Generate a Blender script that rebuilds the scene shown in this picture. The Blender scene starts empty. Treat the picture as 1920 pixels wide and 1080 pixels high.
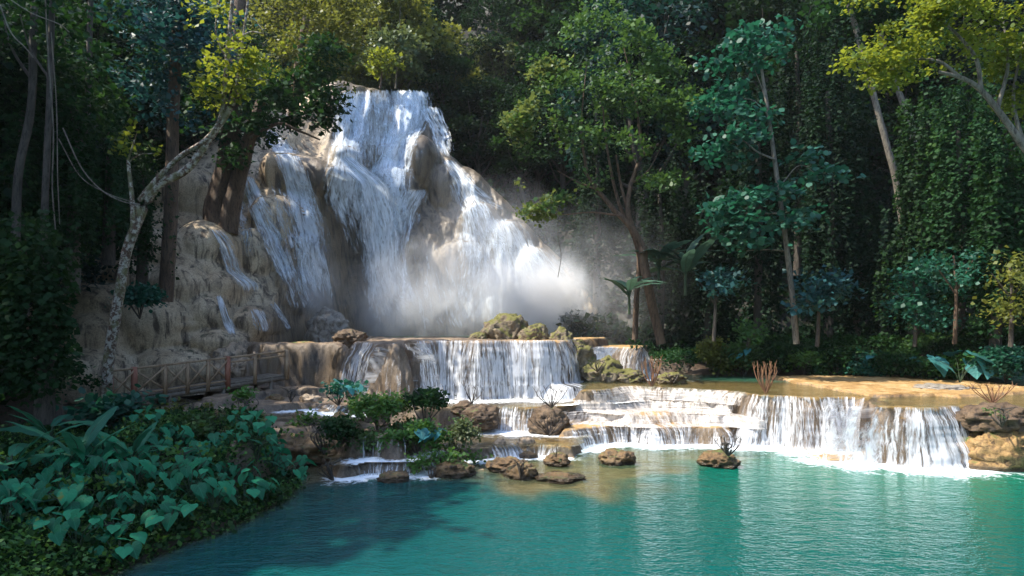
import bpy, math, random
import numpy as np
from mathutils import Vector
D = bpy.data
SC = bpy.context.scene
COL = SC.collection
# ---------------------------------------------------------------- camera
F, HZ, H = 1280.0, 610.0, 4.0          # focal length in pixels of a 1920 wide frame, horizon row, eye height
cam = D.cameras.new('camera'); camo = D.objects.new('camera', cam); COL.objects.link(camo)
cam.sensor_width = 36; cam.lens = 24.0; cam.shift_y = (HZ-540)/1920.0
cam.clip_start = .1; cam.clip_end = 2000
camo.location = (0, 0, H); camo.rotation_euler = (math.radians(90), 0, 0)
SC.camera = camo
# ---------------------------------------------------------------- sky, sun
SUN_EL, SUN_AZ = 56.0, -96.0   # azimuth from +Y (into the picture), positive to the right
w = D.worlds.new('World'); SC.world = w; w.use_nodes = True
nt = w.node_tree
sky = nt.nodes.new('ShaderNodeTexSky'); sky.sky_type = 'NISHITA'; sky.sun_disc = False
sky.sun_elevation = math.radians(SUN_EL); sky.sun_rotation = math.radians(SUN_AZ)
bg = nt.nodes['Background']; bg.inputs['Strength'].default_value = .15
nt.links.new(sky.outputs[0], bg.inputs['Color'])
sl = D.lights.new('sun', 'SUN'); sl.energy = 3.1; sl.angle = math.radians(.53); sl.color = (1, .93, .80)
so = D.objects.new('sun', sl); COL.objects.link(so)
az, el = math.radians(SUN_AZ), math.radians(SUN_EL)
sdir = Vector((math.sin(az)*math.cos(el), math.cos(az)*math.cos(el), math.sin(el)))
so.rotation_euler = (-sdir).to_track_quat('-Z', 'Y').to_euler(); so.location = (0, 0, 60)
SC.view_settings.view_transform = 'Standard'; SC.view_settings.look = 'None'
SC.view_settings.exposure = 1.58; SC.view_settings.gamma = 1
SC.render.engine = 'CYCLES'
cy = SC.cycles
cy.max_bounces = 7; cy.diffuse_bounces = 3; cy.glossy_bounces = 3; cy.transmission_bounces = 3
cy.transparent_max_bounces = 10; cy.volume_bounces = 3; cy.caustics_reflective = False; cy.caustics_refractive = False
cy.use_denoising = True; cy.sample_clamp_indirect = 4; cy.volume_step_rate = 1.0; cy.volume_max_steps = 128

# ---------------------------------------------------------------- numpy noise
def _h(x, y, z):
    x = x.astype(np.uint32); y = y.astype(np.uint32); z = z.astype(np.uint32)
    h = x*np.uint32(374761393) + y*np.uint32(668265263) + z*np.uint32(2246822519)
    h = (h ^ (h >> np.uint32(13)))*np.uint32(1274126177)
    h = h ^ (h >> np.uint32(16))
    return (h & np.uint32(0xffffff)).astype(np.float64)/16777215.0
def vn(x, y, z=0.0):
    x, y, z = np.broadcast_arrays(np.asarray(x, float), np.asarray(y, float), np.asarray(z, float))
    xi, yi, zi = np.floor(x).astype(np.int64), np.floor(y).astype(np.int64), np.floor(z).astype(np.int64)
    fx, fy, fz = x-xi, y-yi, z-zi
    fx = fx*fx*(3-2*fx); fy = fy*fy*(3-2*fy); fz = fz*fz*(3-2*fz)
    xi &= 0xffffffff; yi &= 0xffffffff; zi &= 0xffffffff
    def c(a, b, d): return _h((xi+a) & 0xffffffff, (yi+b) & 0xffffffff, (zi+d) & 0xffffffff)
    a = c(0,0,0)*(1-fx)+c(1,0,0)*fx; b = c(0,1,0)*(1-fx)+c(1,1,0)*fx
    e = c(0,0,1)*(1-fx)+c(1,0,1)*fx; g = c(0,1,1)*(1-fx)+c(1,1,1)*fx
    return ((a*(1-fy)+b*fy)*(1-fz) + (e*(1-fy)+g*fy)*fz)*2-1
def fbm(x, y, z=0.0, o=4):
    s = 0; a = 1.0; t = 0
    for i in range(o):
        s = s + a*vn(np.asarray(x)*2.03**i+17.1*i, np.asarray(y)*2.03**i+5.7*i, np.asarray(z)*2.03**i+9.3*i); t += a; a *= .5
    return s/t
def sstep(a, b, x):
    t = np.clip((x-a)/(b-a), 0, 1); return t*t*(3-2*t)
def W(px, py, d): return np.array([(px-960)/F*d, d, H-(py-HZ)/F*d])
def G(px, py, z):                       # the point of the level z seen at a pixel
    d = (H-z)*F/(py-HZ); return ((px-960)/F*d, d)

# ---------------------------------------------------------------- objects
def mesh_np(name, V, faces=None, loops=None, starts=None, smooth=False, mats=(), attrs=None, uv=None, parent=None):
    me = D.meshes.new(name)
    V = np.asarray(V, np.float32)
    me.vertices.add(len(V)); me.vertices.foreach_set('co', V.ravel())
    if faces is not None:
        faces = np.asarray(faces, np.int32); k = faces.shape[1]
        loops = faces.ravel(); starts = np.arange(len(faces), dtype=np.int32)*k
    me.loops.add(len(loops)); me.loops.foreach_set('vertex_index', np.asarray(loops, np.int32))
    me.polygons.add(len(starts)); me.polygons.foreach_set('loop_start', np.asarray(starts, np.int32))
    me.update(calc_edges=True)
    if smooth: me.polygons.foreach_set('use_smooth', np.ones(len(starts), bool))
    for m in (mats if isinstance(mats, (list, tuple)) else (mats,)): me.materials.append(m)
    if attrs:
        for k_, a in attrs.items():
            at = me.attributes.new(k_, 'FLOAT', 'POINT'); at.data.foreach_set('value', np.asarray(a, np.float32).ravel())
    if uv is not None:
        l = me.uv_layers.new(name='UVMap'); l.data.foreach_set('uv', np.asarray(uv, np.float32)[np.asarray(loops)].ravel())
    me.validate()
    o = D.objects.new(name, me); COL.objects.link(o)
    if parent is not None: o.parent = parent
    return o
def grid_faces(nu, nv):
    i = np.arange(nu-1)[:, None]*nv + np.arange(nv-1)[None, :]
    i = i.ravel(); return np.stack([i, i+nv, i+nv+1, i+1], 1)
def tag(o, label=None, cat=None, group=None, kind=None):
    if label: o['label'] = label
    if cat: o['category'] = cat
    if group: o['group'] = group
    if kind: o['kind'] = kind
    return o
def empty(name, loc=(0, 0, 0)):
    o = D.objects.new(name, None); COL.objects.link(o); o.location = loc; o.empty_display_size = .3; return o
def dup(root, loc, rz=0, s=1.0, label=None, cat=None, group=None):
    r = root.copy(); COL.objects.link(r); r.location = loc; r.rotation_euler = (0, 0, rz)
    r.scale = (s, s, s) if not isinstance(s, tuple) else s
    if label: r['label'] = label
    if group: r['group'] = group
    for ch in list(root.children):
        c = ch.copy(); COL.objects.link(c); c.parent = r
    return r

# ---------------------------------------------------------------- material helpers
class M:
    def __init__(s, name):
        s.m = D.materials.new(name); s.m.use_nodes = True; s.t = s.m.node_tree
        s.t.nodes.clear(); s.out = s.t.nodes.new('ShaderNodeOutputMaterial')
    def n(s, typ, **kw):
        nd = s.t.nodes.new('ShaderNode'+typ)
        for k, v in kw.items():
            if k.startswith('_'): setattr(nd, k[1:], v)
            else:
                key = int(k[1:]) if k[0] == 'i' and k[1:].isdigit() else k.replace('__', ' ')
                if isinstance(v, bpy.types.NodeSocket): s.t.links.new(v, nd.inputs[key])
                else: nd.inputs[key].default_value = v
        return nd
    def math(s, op, a, b=0.0, clamp=False):
        return s.n('Math', _operation=op, _use_clamp=clamp, i0=a, i1=b).outputs[0]
    def ramp(s, f, stops, interp='LINEAR'):
        r = s.n('ValToRGB', i0=f); cr = r.color_ramp; cr.interpolation = interp
        while len(cr.elements) < len(stops): cr.elements.new(.5)
        for e, (p, c) in zip(cr.elements, stops):
            e.position = p; e.color = (*c, 1) if isinstance(c, tuple) else (c, c, c, 1)
        return r.outputs[0]
    def mix(s, f, a, b, blend='MIX'):
        nd = s.n('Mix', _data_type='RGBA', _blend_type=blend)
        for i, v in ((0, f), (6, a), (7, b)):
            if isinstance(v, bpy.types.NodeSocket): s.t.links.new(v, nd.inputs[i])
            else: nd.inputs[i].default_value = v if i == 0 else (*v, 1)
        return nd.outputs[2]
    def noise(s, vec, scale, detail=3, rough=.55, stretch=None, dist=0):
        if stretch: vec = s.n('Mapping', Vector=vec, Scale=stretch).outputs[0]
        return s.n('TexNoise', Vector=vec, Scale=scale, Detail=detail, Roughness=rough, Distortion=dist).outputs[0]
    def attr(s, name): return s.n('Attribute', _attribute_name=name).outputs['Fac']
    def pos(s): return s.n('NewGeometry').outputs['Position']
    def surf(s, sh): s.t.links.new(sh, s.out.inputs[0]); return s.m

def leaf_mat(name, ca, cb, cc=None, trans=.35, rough=.5, tcol=None, spec=.28):
    """two-sided leaf: colour varies leaf by leaf and clump by clump"""
    m = M(name)
    g = m.n('NewGeometry'); r = g.outputs['Random Per Island']
    oi = m.n('ObjectInfo').outputs['Random']
    nz = m.noise(g.outputs['Position'], .55, 2)
    f = m.math('ADD', m.math('MULTIPLY', r, .55), m.math('MULTIPLY', m.ramp(nz, [(.3, 0.), (.7, 1.)]), .45))
    col = m.ramp(f, [(.05, ca), (.75, cb), (.97, cc or cb)])
    hs = m.n('HueSaturation', Hue=m.math('ADD', m.math('MULTIPLY', oi, .03), .485), Value=m.math('ADD', m.math('MULTIPLY', oi, .35), .82), Color=col)
    col = hs.outputs[0]
    p = m.n('BsdfPrincipled', Base__Color=col, Roughness=rough); p.inputs['Specular IOR Level'].default_value = spec
    tc = m.mix(.6, col, tcol or tuple(min(1, x*1.6) for x in cb))
    t = m.n('BsdfTranslucent', Color=tc)
    return m.surf(m.n('MixShader', i0=trans, i1=p.outputs[0], i2=t.outputs[0]).outputs[0])

def rock_mat(name, base, light, dark, moss=0.0, mosscol=(.055, .075, .015), vert=True, rough=.8, bump=.5, scale=1.0, wet=False, soak=None):
    m = M(name)
    g = m.n('NewGeometry'); P = g.outputs['Position']
    st = (1, 1, .22) if vert else (1, 1, 1)
    a = m.noise(P, .8*scale, 5, .6, stretch=st); b = m.noise(P, 4*scale, 6, .65, stretch=st, dist=.6)
    c = m.mix(m.ramp(a, [(.35, 0.), (.65, 1.)]), base, light)
    c = m.mix(m.ramp(b, [(.36, 1.), (.52, 0.)]), c, dark)
    fine = m.noise(P, 26*scale, 5, .7)
    c = m.mix(.55, c, m.ramp(fine, [(.3, .15), (.7, .85)]), 'OVERLAY')
    if moss > 0:
        up = m.n('SeparateXYZ', Vector=g.outputs['Normal']).outputs[2]
        mm = m.math('ADD', m.math('MULTIPLY', up, .35), m.noise(P, 1.7*scale, 5, .65))
        mf = m.ramp(mm, [(.95-moss*.45, 0.), (1.05-moss*.45, 1.)])
        mc = m.mix(m.noise(P, 9, 3), mosscol, tuple(x*2.4 for x in mosscol))
        c = m.mix(mf, c, mc)
    rr = m.ramp(a, [(.35, rough), (.65, rough*.7)])
    if soak:            # rock kept wet by the falls and their spray
        sx = m.math('ADD', m.n('SeparateXYZ', Vector=P).outputs[0], m.math('MULTIPLY', m.math('SUBTRACT', m.noise(P, .35, 4), .5), 5.0))
        wf = m.math('MULTIPLY', m.math('MULTIPLY', m.math('SUBTRACT', sx, soak[0]), .5, True), m.math('MULTIPLY', m.math('SUBTRACT', soak[1], sx), .5, True))
        c = m.mix(m.math('MULTIPLY', wf, .8), c, m.mix(.82, c, (.035, .033, .030))); rr = m.math('MULTIPLY', rr, m.math('SUBTRACT', 1.0, m.math('MULTIPLY', wf, .5)))
    if wet:
        zz = m.math('ADD', m.n('SeparateXYZ', Vector=P).outputs[2], m.math('MULTIPLY', b, -.16))
        wf = m.ramp(zz, [(.0, 1.), (.07, 0.)])
        c = m.mix(wf, c, m.mix(.75, c, (.012, .010, .007))); rr = m.math('MULTIPLY', rr, m.math('SUBTRACT', 1.0, m.math('MULTIPLY', wf, .65)))
    p = m.n('BsdfPrincipled', Base__Color=c, Roughness=rr)
    md = m.noise(P, 8*scale, 5, .75, dist=.4)
    c = m.mix(m.ramp(md, [(.30, .75), (.42, 0.)]), c, dark)
    m.t.links.new(c, p.inputs['Base Color'])
    h = m.math('ADD', m.math('MULTIPLY', b, .5), m.math('ADD', m.math('MULTIPLY', fine, .2), m.math('MULTIPLY', md, .4)))
    bp = m.n('Bump', Strength=bump, Distance=.12, Height=h); m.t.links.new(bp.outputs[0], p.inputs['Normal'])
    return m.surf(p.outputs[0])

TRAV = rock_mat('travertine', (.28, .20, .125), (.44, .33, .22), (.085, .066, .05), moss=.15, mosscol=(.05, .045, .02))
CLIFF = rock_mat('cliff_travertine', (.40, .285, .17), (.60, .47, .31), (.085, .06, .038), moss=.26, bump=1.0, mosscol=(.045, .042, .02), scale=.7, soak=(-13.5, 6))
ISLET = rock_mat('wet_brown_rock', (.15, .085, .032), (.24, .15, .065), (.05, .028, .014), moss=.25, vert=False, rough=.6, bump=.9, scale=1.6, wet=True)
OCHRE = rock_mat('ochre_rock', (.30, .17, .055), (.40, .25, .10), (.09, .05, .02), moss=.3, vert=False, bump=.9, scale=1.4, wet=True)
MOSSY = rock_mat('mossy_rock', (.16, .12, .075), (.24, .19, .12), (.05, .038, .025), moss=.72, mosscol=(.075, .070, .014), vert=False, bump=1.0)
GREYR = rock_mat('grey_rock', (.20, .175, .145), (.27, .24, .20), (.12, .10, .08), vert=False, moss=.05)
DARKR = rock_mat('dark_root_mound', (.09, .055, .03), (.17, .11, .06), (.035, .022, .014), vert=False, moss=.1, bump=1.0)
SOIL = rock_mat('forest_soil', (.012, .010, .006), (.020, .018, .009), (.007, .006, .004), moss=.5, mosscol=(.015, .03, .012), vert=False)  # soil colour darkened to stand for the shade between the foliage
BARK = rock_mat('brown_bark', (.10, .06, .035), (.16, .10, .06), (.04, .025, .016), scale=4, bump=.8, rough=.9)
BARKD = rock_mat('dark_bark', (.055, .045, .035), (.11, .09, .07), (.025, .02, .016), scale=4, bump=.8, rough=.9)
BARKG = rock_mat('grey_bark', (.15, .13, .10), (.25, .22, .17), (.06, .05, .04), scale=4, bump=.6, rough=.9)
def lichen_mat():
    m = M('lichen_bark'); P = m.pos()
    a = m.noise(P, 9, 5, .7); b = m.noise(P, 3.2, 3)
    c = m.mix(m.ramp(a, [(.46, 0.), (.56, 1.)]), (.10, .055, .035), (.42, .38, .31))
    c = m.mix(m.ramp(b, [(.5, 0.), (.62, .8)]), c, (.13, .12, .045))
    p = m.n('BsdfPrincipled', Base__Color=c, Roughness=.9)
    bp = m.n('Bump', Strength=.6, Distance=.03, Height=a); m.t.links.new(bp.outputs[0], p.inputs['Normal'])
    return m.surf(p.outputs[0])
LICHEN = lichen_mat()
def wood_mat(name, c1, c2):
    m = M(name); P = m.n('TexCoord').outputs['Object']
    a = m.noise(P, 6, 5, .7, stretch=(1, 1, .5))
    c = m.ramp(a, [(.35, c1), (.65, c2)])
    p = m.n('BsdfPrincipled', Base__Color=c, Roughness=.8)
    bp = m.n('Bump', Strength=.4, Distance=.02, Height=a); m.t.links.new(bp.outputs[0], p.inputs['Normal'])
    return m.surf(p.outputs[0])

def fall_mat(name, col=(.86, .90, .95), k=4.0, fu=5.0, fv=.5, bright=.0, bias=0.0):
    """falling water: strands of white over wet rock; 'dens' says how closed the veil is"""
    m = M(name); uv = m.n('UVMap').outputs[0]; P = m.pos()
    warp = m.n('Mapping', Vector=uv, Scale=(1, 1, 0)).outputs[0]
    n1 = m.noise(warp, 1.0, 4, .65, stretch=(fu, fv, 1), dist=.35)
    n2 = m.noise(warp, 1.0, 4, .7, stretch=(fu*2.4, fv*3.2, 1), dist=.7)
    n3 = m.noise(warp, 1.0, 2, .5, stretch=(fu*.22, fv*.8, 1))
    f = m.math('ADD', m.math('ADD', m.math('MULTIPLY', n1, .42), m.math('MULTIPLY', n2, .48)), m.math('MULTIPLY', n3, .10))
    # centre the noise, then open by density
    f = m.math('MULTIPLY', m.math('SUBTRACT', f, .5), k)
    d = m.attr('dens')
    al = m.math('ADD', f, m.math('MULTIPLY', m.math('SUBTRACT', d, .42-bias), 2.2))
    al = m.math('MULTIPLY', m.math('MULTIPLY', m.math('ADD', al, .25, True), 1.0, True), m.math('MULTIPLY', d, 3.0, True), True)
    c = m.mix(m.ramp(n2, [(.38, 1.), (.62, 0.)]), col, tuple(x*.68 for x in col))
    p = m.n('BsdfPrincipled', Base__Color=c, Roughness=.35)
    h = m.math('ADD', n1, m.math('MULTIPLY', n2, .5))
    bp = m.n('Bump', Strength=.5, Distance=.08, Height=h); m.t.links.new(bp.outputs[0], p.inputs['Normal'])
    tl = m.n('BsdfTranslucent', Color=(*col, 1))
    sh = m.n('MixShader', i0=.35, i1=p.outputs[0], i2=tl.outputs[0])
    tr = m.n('BsdfTransparent')
    return m.surf(m.n('MixShader', i0=al, i1=tr.outputs[0], i2=sh.outputs[0]).outputs[0])
FALL = fall_mat('falling_water', (.84, .92, 1.0), k=6.0, fu=2.6, fv=.34, bias=.03)
CURT = fall_mat('cascade_water', (.84, .86, .90), k=8.0, fu=6.5, fv=.42, bias=-.05)
CREAM = fall_mat('sheet_of_water', (.80, .74, .68), k=6.0, fu=4.5, fv=.8, bias=.16)

def pool_mat(name, deep, shallow, bump=.35, rscale=1.0, lit_milk=(.0008, .145, .080), film=False):
    m = M(name); P = m.pos()
    sh = m.attr('shallow'); fo = m.attr('foam')
    big = m.noise(P, .12, 3)
    c = m.mix(m.ramp(big, [(.35, 0.), (.65, 1.)]), deep, tuple(x*1.35 for x in deep))
    c = m.mix(sh, c, shallow)
    c = m.mix(m.math('MULTIPLY', m.attr('lit_milk'), 1.0, True), c, lit_milk)
    fn = m.noise(P, 2.6*rscale, 6, .75, dist=1.2)
    ff = m.math('MULTIPLY', m.math('SUBTRACT', m.math('ADD', fo, m.math('MULTIPLY', fn, 1.5)), 1.22), 3.0, True)
    c = m.mix(ff, c, (.82, .88, .92))
    w1 = m.noise(P, 2.4*rscale, 3, .6, stretch=(.8, 1.15, 1), dist=.3)
    w2 = m.noise(P, 8.5*rscale, 3, .6, stretch=(.7, 1.2, 1), dist=.4)
    w3 = m.noise(P, .5*rscale, 2, .5)
    h = m.math('ADD', m.math('ADD', m.math('MULTIPLY', w1, .55), m.math('MULTIPLY', w2, .30)), m.math('MULTIPLY', w3, .5))
    bp = m.n('Bump', Strength=bump, Distance=.30, Height=h)
    p = m.n('BsdfPrincipled', Base__Color=c, Roughness=m.ramp(ff, [(0., .06), (1., .7)]), IOR=1.33, Normal=bp.outputs[0]); p.inputs['Specular IOR Level'].default_value = .36
    # clear water over the shelves: the bed shows through where it is shallow
    clear = m.math('MULTIPLY', m.math('MULTIPLY', sh, .72 if not film else .93), m.math('SUBTRACT', 1.0, ff))
    gl = m.n('BsdfGlossy', Roughness=.07, Normal=bp.outputs[0])
    fr = m.n('Fresnel', IOR=1.33, Normal=bp.outputs[0]); p.inputs['Specular IOR Level'].default_value = .36
    tr = m.n('MixShader', i0=fr.outputs[0], i1=m.n('BsdfTransparent', Color=(.86, .93, .88, 1)).outputs[0], i2=gl.outputs[0])
    return m.surf(m.n('MixShader', i0=clear, i1=p.outputs[0], i2=tr.outputs[0]).outputs[0])
# ---------------------------------------------------------------- travertine terraces and the ground
def poly_sd(X, Y, poly):
    """signed distance, positive inside"""
    P = np.asarray(poly, float); n = len(P); d = np.full(X.shape, 1e9); ins = np.zeros(X.shape, bool)
    for i in range(n):
        a, b = P[i], P[(i+1) % n]; e = b-a; L = max(e@e, 1e-9)
        t = np.clip(((X-a[0])*e[0]+(Y-a[1])*e[1])/L, 0, 1)
        d = np.minimum(d, (X-a[0]-t*e[0])**2+(Y-a[1]-t*e[1])**2)
        c = ((a[1] > Y) != (b[1] > Y)) & (X < (b[0]-a[0])*(Y-a[1])/((b[1]-a[1]) if b[1] != a[1] else 1e-9)+a[0])
        ins ^= c
    d = np.sqrt(d); return np.where(ins, d, -d)
def lip(z, pts): return [G(px, py, z) for px, py in pts]
LIPS = {}
TERR = []       # (polygon, top level, wall width, edge noise)
def terrace(name, z, front, back, w=.4, en=.22, zb=-1.5):
    LIPS[name] = (z, lip(z, front)); TERR.append((LIPS[name][1]+list(back), z, w, en, zb))
# lower right cascade and the flat behind it
terrace('A', 1.6, [(1098, 733), (1200, 727), (1300, 730), (1370, 736), (1420, 742), (1500, 746), (1580, 746), (1640, 749), (1662, 762), (1725, 767), (1800, 765), (1850, 762)],
        [(16, 17.0), (40, 17), (60, 60), (2, 60), (2.5, 33), (2.6, 28)], .75, .36)
TERR.append(([G(1640, 741, 1.72), G(1760, 739, 1.72), G(1800, 742, 1.72), (18, 23.5), (22, 31), (11, 31), (11.5, 27)], 1.74, .3, .2, .0))
# cream steps below it
terrace('B1', 1.22, [(1070, 752), (1140, 752), (1220, 748), (1300, 752), (1385, 756)], [(9, 28), (3, 29)], 1.5, .3)
terrace('B2', .88, [(1045, 771), (1100, 774), (1180, 778), (1270, 776), (1350, 778), (1400, 776)], [(9, 27), (2, 27)], 1.4, .3)
terrace('B3', .55, [(1052, 806), (1120, 801), (1180, 799), (1225, 803), (1255, 800), (1310, 801), (1350, 804), (1368, 801)], [(7.8, 25.6), (1.8, 25.6)], .6, .22)
# centre cascade
terrace('C', 3.36, [(770, 641), (830, 640), (900, 640.5), (960, 640), (1020, 640), (1062, 639.5), (1085, 636.5)], [(4.2, 33), (6.5, 40), (8, 60), (-30, 60), (-10, 38), (-6, 31)], .8, .24)
terrace('CL', 3.28, [(655, 643), (700, 645), (752, 646), (775, 642)], [(-3.0, 33), (-7, 33)], 1.0, .3)
terrace('CK', 2.6, [(560, 669), (600, 668), (660, 669), (705, 668), (718, 662)], [(-4, 29), (-8, 31), (-9, 29.5)], .9, .35)
terrace('D', 2.95, [(1085, 652), (1120, 650), (1150, 651), (1185, 653), (1205, 655), (1212, 650)], [(9, 42), (4, 42)], .5, .2)
terrace('D2', 2.3, [(1200, 675), (1230, 674), (1262, 674)], [(9.5, 38), (6, 38)], .4, .2)
# basins and ledges in the middle
terrace('E', 1.08, [(780, 768), (860, 762), (925, 764), (1000, 766), (1045, 768), (1080, 762)], [(4, 31), (-9, 31), (-7, 26)], .5, .3)
terrace('F', .28, [(640, 872), (700, 866), (770, 868), (850, 846), (930, 838), (1010, 833), (1060, 838)], [(3, 25), (-9, 26), (-6, 20)], .9, .5)
terrace('S', -.07, [(560, 915), (640, 902), (720, 900), (800, 905), (900, 900), (980, 925), (1100, 930), (1200, 905), (1300, 880), (1420, 866)], [(8, 25), (-9, 26), (-6, 18)], 2.2, .8)
# ledges on the left, below the walkway
terrace('H1', .85, [(655, 822), (700, 818), (755, 822), (765, 815)], [(-2.8, 22), (-5.5, 22)], .45, .25)
terrace('H2', 1.0, [(470, 815), (500, 806), (560, 802), (620, 804), (650, 810)], [(-4.6, 23), (-9, 23.5)], .6, .3)
terrace('H3', 1.3, [(420, 775), (490, 764), (560, 758), (640, 762), (690, 765), (700, 752)], [(-4.4, 26), (-10, 26)], .5, .35)
terrace('H4', 1.55, [(370, 760), (420, 752), (500, 735), (560, 728), (640, 730)], [(-5.5, 27.5), (-12, 27.5)], .6, .35)
terrace('H5', 3.2, [(470, 646), (520, 645), (580, 645), (650, 646), (660, 640)], [(-7, 31.0), (-12, 31.0)], .7, .25)
terrace('H6', 1.3, [(240, 830), (330, 800), (400, 790), (440, 800), (460, 830)], [(-8, 22), (-9, 25), (-14, 25)], .8, .4)
terrace('H7', .7, [(330, 860), (420, 835), (470, 845), (480, 870)], [(-7, 20), (-8, 22), (-12, 22)], .7, .4)
# right hand end rock shelf
terrace('R', 1.55, [(1840, 764), (1960, 758)], [(40, 17), (40, 24), (14, 24)], .5, .25)
SHORE = [(-6.6, 10.6), (-6.3, 11.6), (-5.9, 12.9), (-5.5, 14.2), (-5.35, 15.6), (-5.4, 17.0), (-6.2, 18.2), (-7.2, 19.4)]
BANK = [(-6.9, 8), (-7.6, -8), (-90, -20), (-90, 60), (-16, 60), (-14, 30), (-9, 23)]
def ground_h(X, Y):
    sd = poly_sd(X, Y, list(reversed(SHORE))+BANK) + .25*fbm(X*.9, Y*.9, 3.)
    hb = np.where(sd > 0, .05+.42*(1-np.exp(-sd*.9))+.10*np.clip(sd, 0, 9), -1.5+1.5*np.exp(np.clip(sd, -9, 0)*1.5))
    # left hillside
    e = (-13.8-X) + .18*np.clip(Y-20, -40, 0) - .9*np.clip(Y-21, 0, 18) + 1.2*fbm(X*.2, Y*.2, 8.)
    hl = 1.5 + 1.05*np.clip(e, 0, 40)
    hb = np.where((sd > 0) & (e > 0), np.maximum(hb, hl), hb)
    # hillside behind everything
    yb = 37 + 14*sstep(9, -1, X)*sstep(-60, -14, X) + 2*fbm(X*.12, Y*.12, 5.)
    q = np.clip(Y-yb, 0, 200)
    back = 2.1 + .25*np.clip(q, 0, 4) + 1.25*np.clip(q-4, 0, 42)
    side = 1.9 + 1.1*np.clip(X-24-.12*(Y-20), 0, 30)
    h = np.where(q > 0, np.maximum(hb, back), hb)
    h = np.where(X > 24+.12*(Y-20), np.maximum(h, side), h)
    bk = 1.0+.08*np.clip(-Y-14, 0, 30)       # bank behind the viewer
    h = np.where(Y < -12, np.maximum(h, bk*sstep(-12, -15, Y)), h)
    # the right shore at the foot of the forest
    rs = Y-(32.4+.6*np.sin(X*.4)+.6*fbm(X*.5, 1.))
    hr = 1.5+.55*np.clip(rs, 0, 1.2)+.05*np.clip(rs, 0, 30)
    h = np.where((X > 7) & (rs > 0), np.maximum(h, hr), h)
    return h + .12*fbm(X*1.3, Y*1.3, 2.)*(h > -.4)
def terr_h(X, Y):
    n1 = fbm(X*.9, Y*.9, 1.3, 3); n2 = vn(X*3.1, Y*3.1, 4.); n4 = vn(X*.75+3, Y*.75, 1.5); n3 = vn(X*7.5, Y*7.5, 4.)
    h = np.full(X.shape, -1.5)
    for poly, z, w_, en, zb in TERR:
        P = np.asarray(poly); m = (X > P[:, 0].min()-2) & (X < P[:, 0].max()+2) & (Y > P[:, 1].min()-2) & (Y < P[:, 1].max()+2)
        if not m.any(): continue
        sd = poly_sd(X[m], Y[m], poly) + en*n1[m]*1.6 + (.5-np.abs(n4[m]))*en*1.3 + .10*n2[m]*min(1, en*5) + .035*n3[m]
        t = np.clip((sd+w_*.5)/w_, 0, 1)
        v = zb+(z-zb)*(1-(1-t)**2.2)
        h[m] = np.maximum(h[m], v)
    return h
def full_h(X, Y):
    a, b = terr_h(X, Y), ground_h(X, Y)
    return np.maximum(a, b)

# fine sheet
xs = np.arange(-21, 19.01, .09); ys = np.arange(9.5, 36.01, .09)
X, Y = np.meshgrid(xs, ys, indexing='ij')
T, Gd = terr_h(X, Y), ground_h(X, Y)
Z = np.maximum(T, Gd)
Z = Z + (.035+.09*sstep(0, -3, X))*fbm(X*2.2, Y*2.2, 6., 4)*(Z > -.3) + .02*vn(X*9, Y*9)
soil = ((Gd > T+.02) & (Gd > -.5)).astype(float)
# a slight sideways swell so walls are fluted, not extruded
gx, gy = np.gradient(Z, .09); gm = np.sqrt(gx**2+gy**2)
off = np.clip(gm, 0, 3)*.05*fbm(X*2.5, Y*2.5, Z*1.7, 3)
X2, Y2 = X-off*gx/(gm+1e-3), Y-off*gy/(gm+1e-3)
def terrace_mat():
    m = M('terrace_rock'); g = m.n('NewGeometry'); P = g.outputs['Position']
    up = m.n('SeparateXYZ', Vector=g.outputs['Normal']).outputs[2]
    sx = m.n('SeparateXYZ', Vector=P)
    b = m.noise(P, 3.2, 6, .68, stretch=(1, 1, .3), dist=.5); a = m.noise(P, .7, 4); fine = m.noise(P, 24, 5, .7)
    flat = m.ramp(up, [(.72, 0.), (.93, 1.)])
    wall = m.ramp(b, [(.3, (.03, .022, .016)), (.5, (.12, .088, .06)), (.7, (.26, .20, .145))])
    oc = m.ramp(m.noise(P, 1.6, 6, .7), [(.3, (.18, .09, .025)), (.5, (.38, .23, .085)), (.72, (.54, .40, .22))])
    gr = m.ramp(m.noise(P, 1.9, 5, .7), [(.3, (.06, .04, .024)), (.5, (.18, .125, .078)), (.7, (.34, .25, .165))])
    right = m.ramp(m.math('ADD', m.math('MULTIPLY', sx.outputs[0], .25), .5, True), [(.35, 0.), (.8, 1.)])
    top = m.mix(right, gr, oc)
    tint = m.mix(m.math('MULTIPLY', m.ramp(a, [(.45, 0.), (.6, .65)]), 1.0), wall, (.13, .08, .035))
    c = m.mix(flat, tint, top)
    so = m.mix(m.noise(P, 3, 5, .7), (.028, .018, .010), (.085, .05, .028))
    mo = m.ramp(m.noise(P, 1.3, 5, .7), [(.52, 0.), (.62, .8)])
    so = m.mix(mo, so, (.03, .05, .012))
    c = m.mix(m.attr('soil'), c, so)
    c = m.mix(.6, c, m.ramp(fine, [(.3, .15), (.7, .85)]), 'OVERLAY')
    p = m.n('BsdfPrincipled', Base__Color=c, Roughness=m.ramp(a, [(.3, .75), (.7, .4)]))
    bp = m.n('Bump', Strength=.7, Distance=.09, Height=m.math('ADD', b, m.math('MULTIPLY', fine, .35))); m.t.links.new(bp.outputs[0], p.inputs['Normal'])
    return m.surf(p.outputs[0])
TERRM = terrace_mat()
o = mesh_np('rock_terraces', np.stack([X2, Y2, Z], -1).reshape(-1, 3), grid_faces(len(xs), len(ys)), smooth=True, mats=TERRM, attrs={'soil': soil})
tag(o, 'stepped travertine terraces of tan and ochre rock under the cascades', kind='structure')
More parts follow.
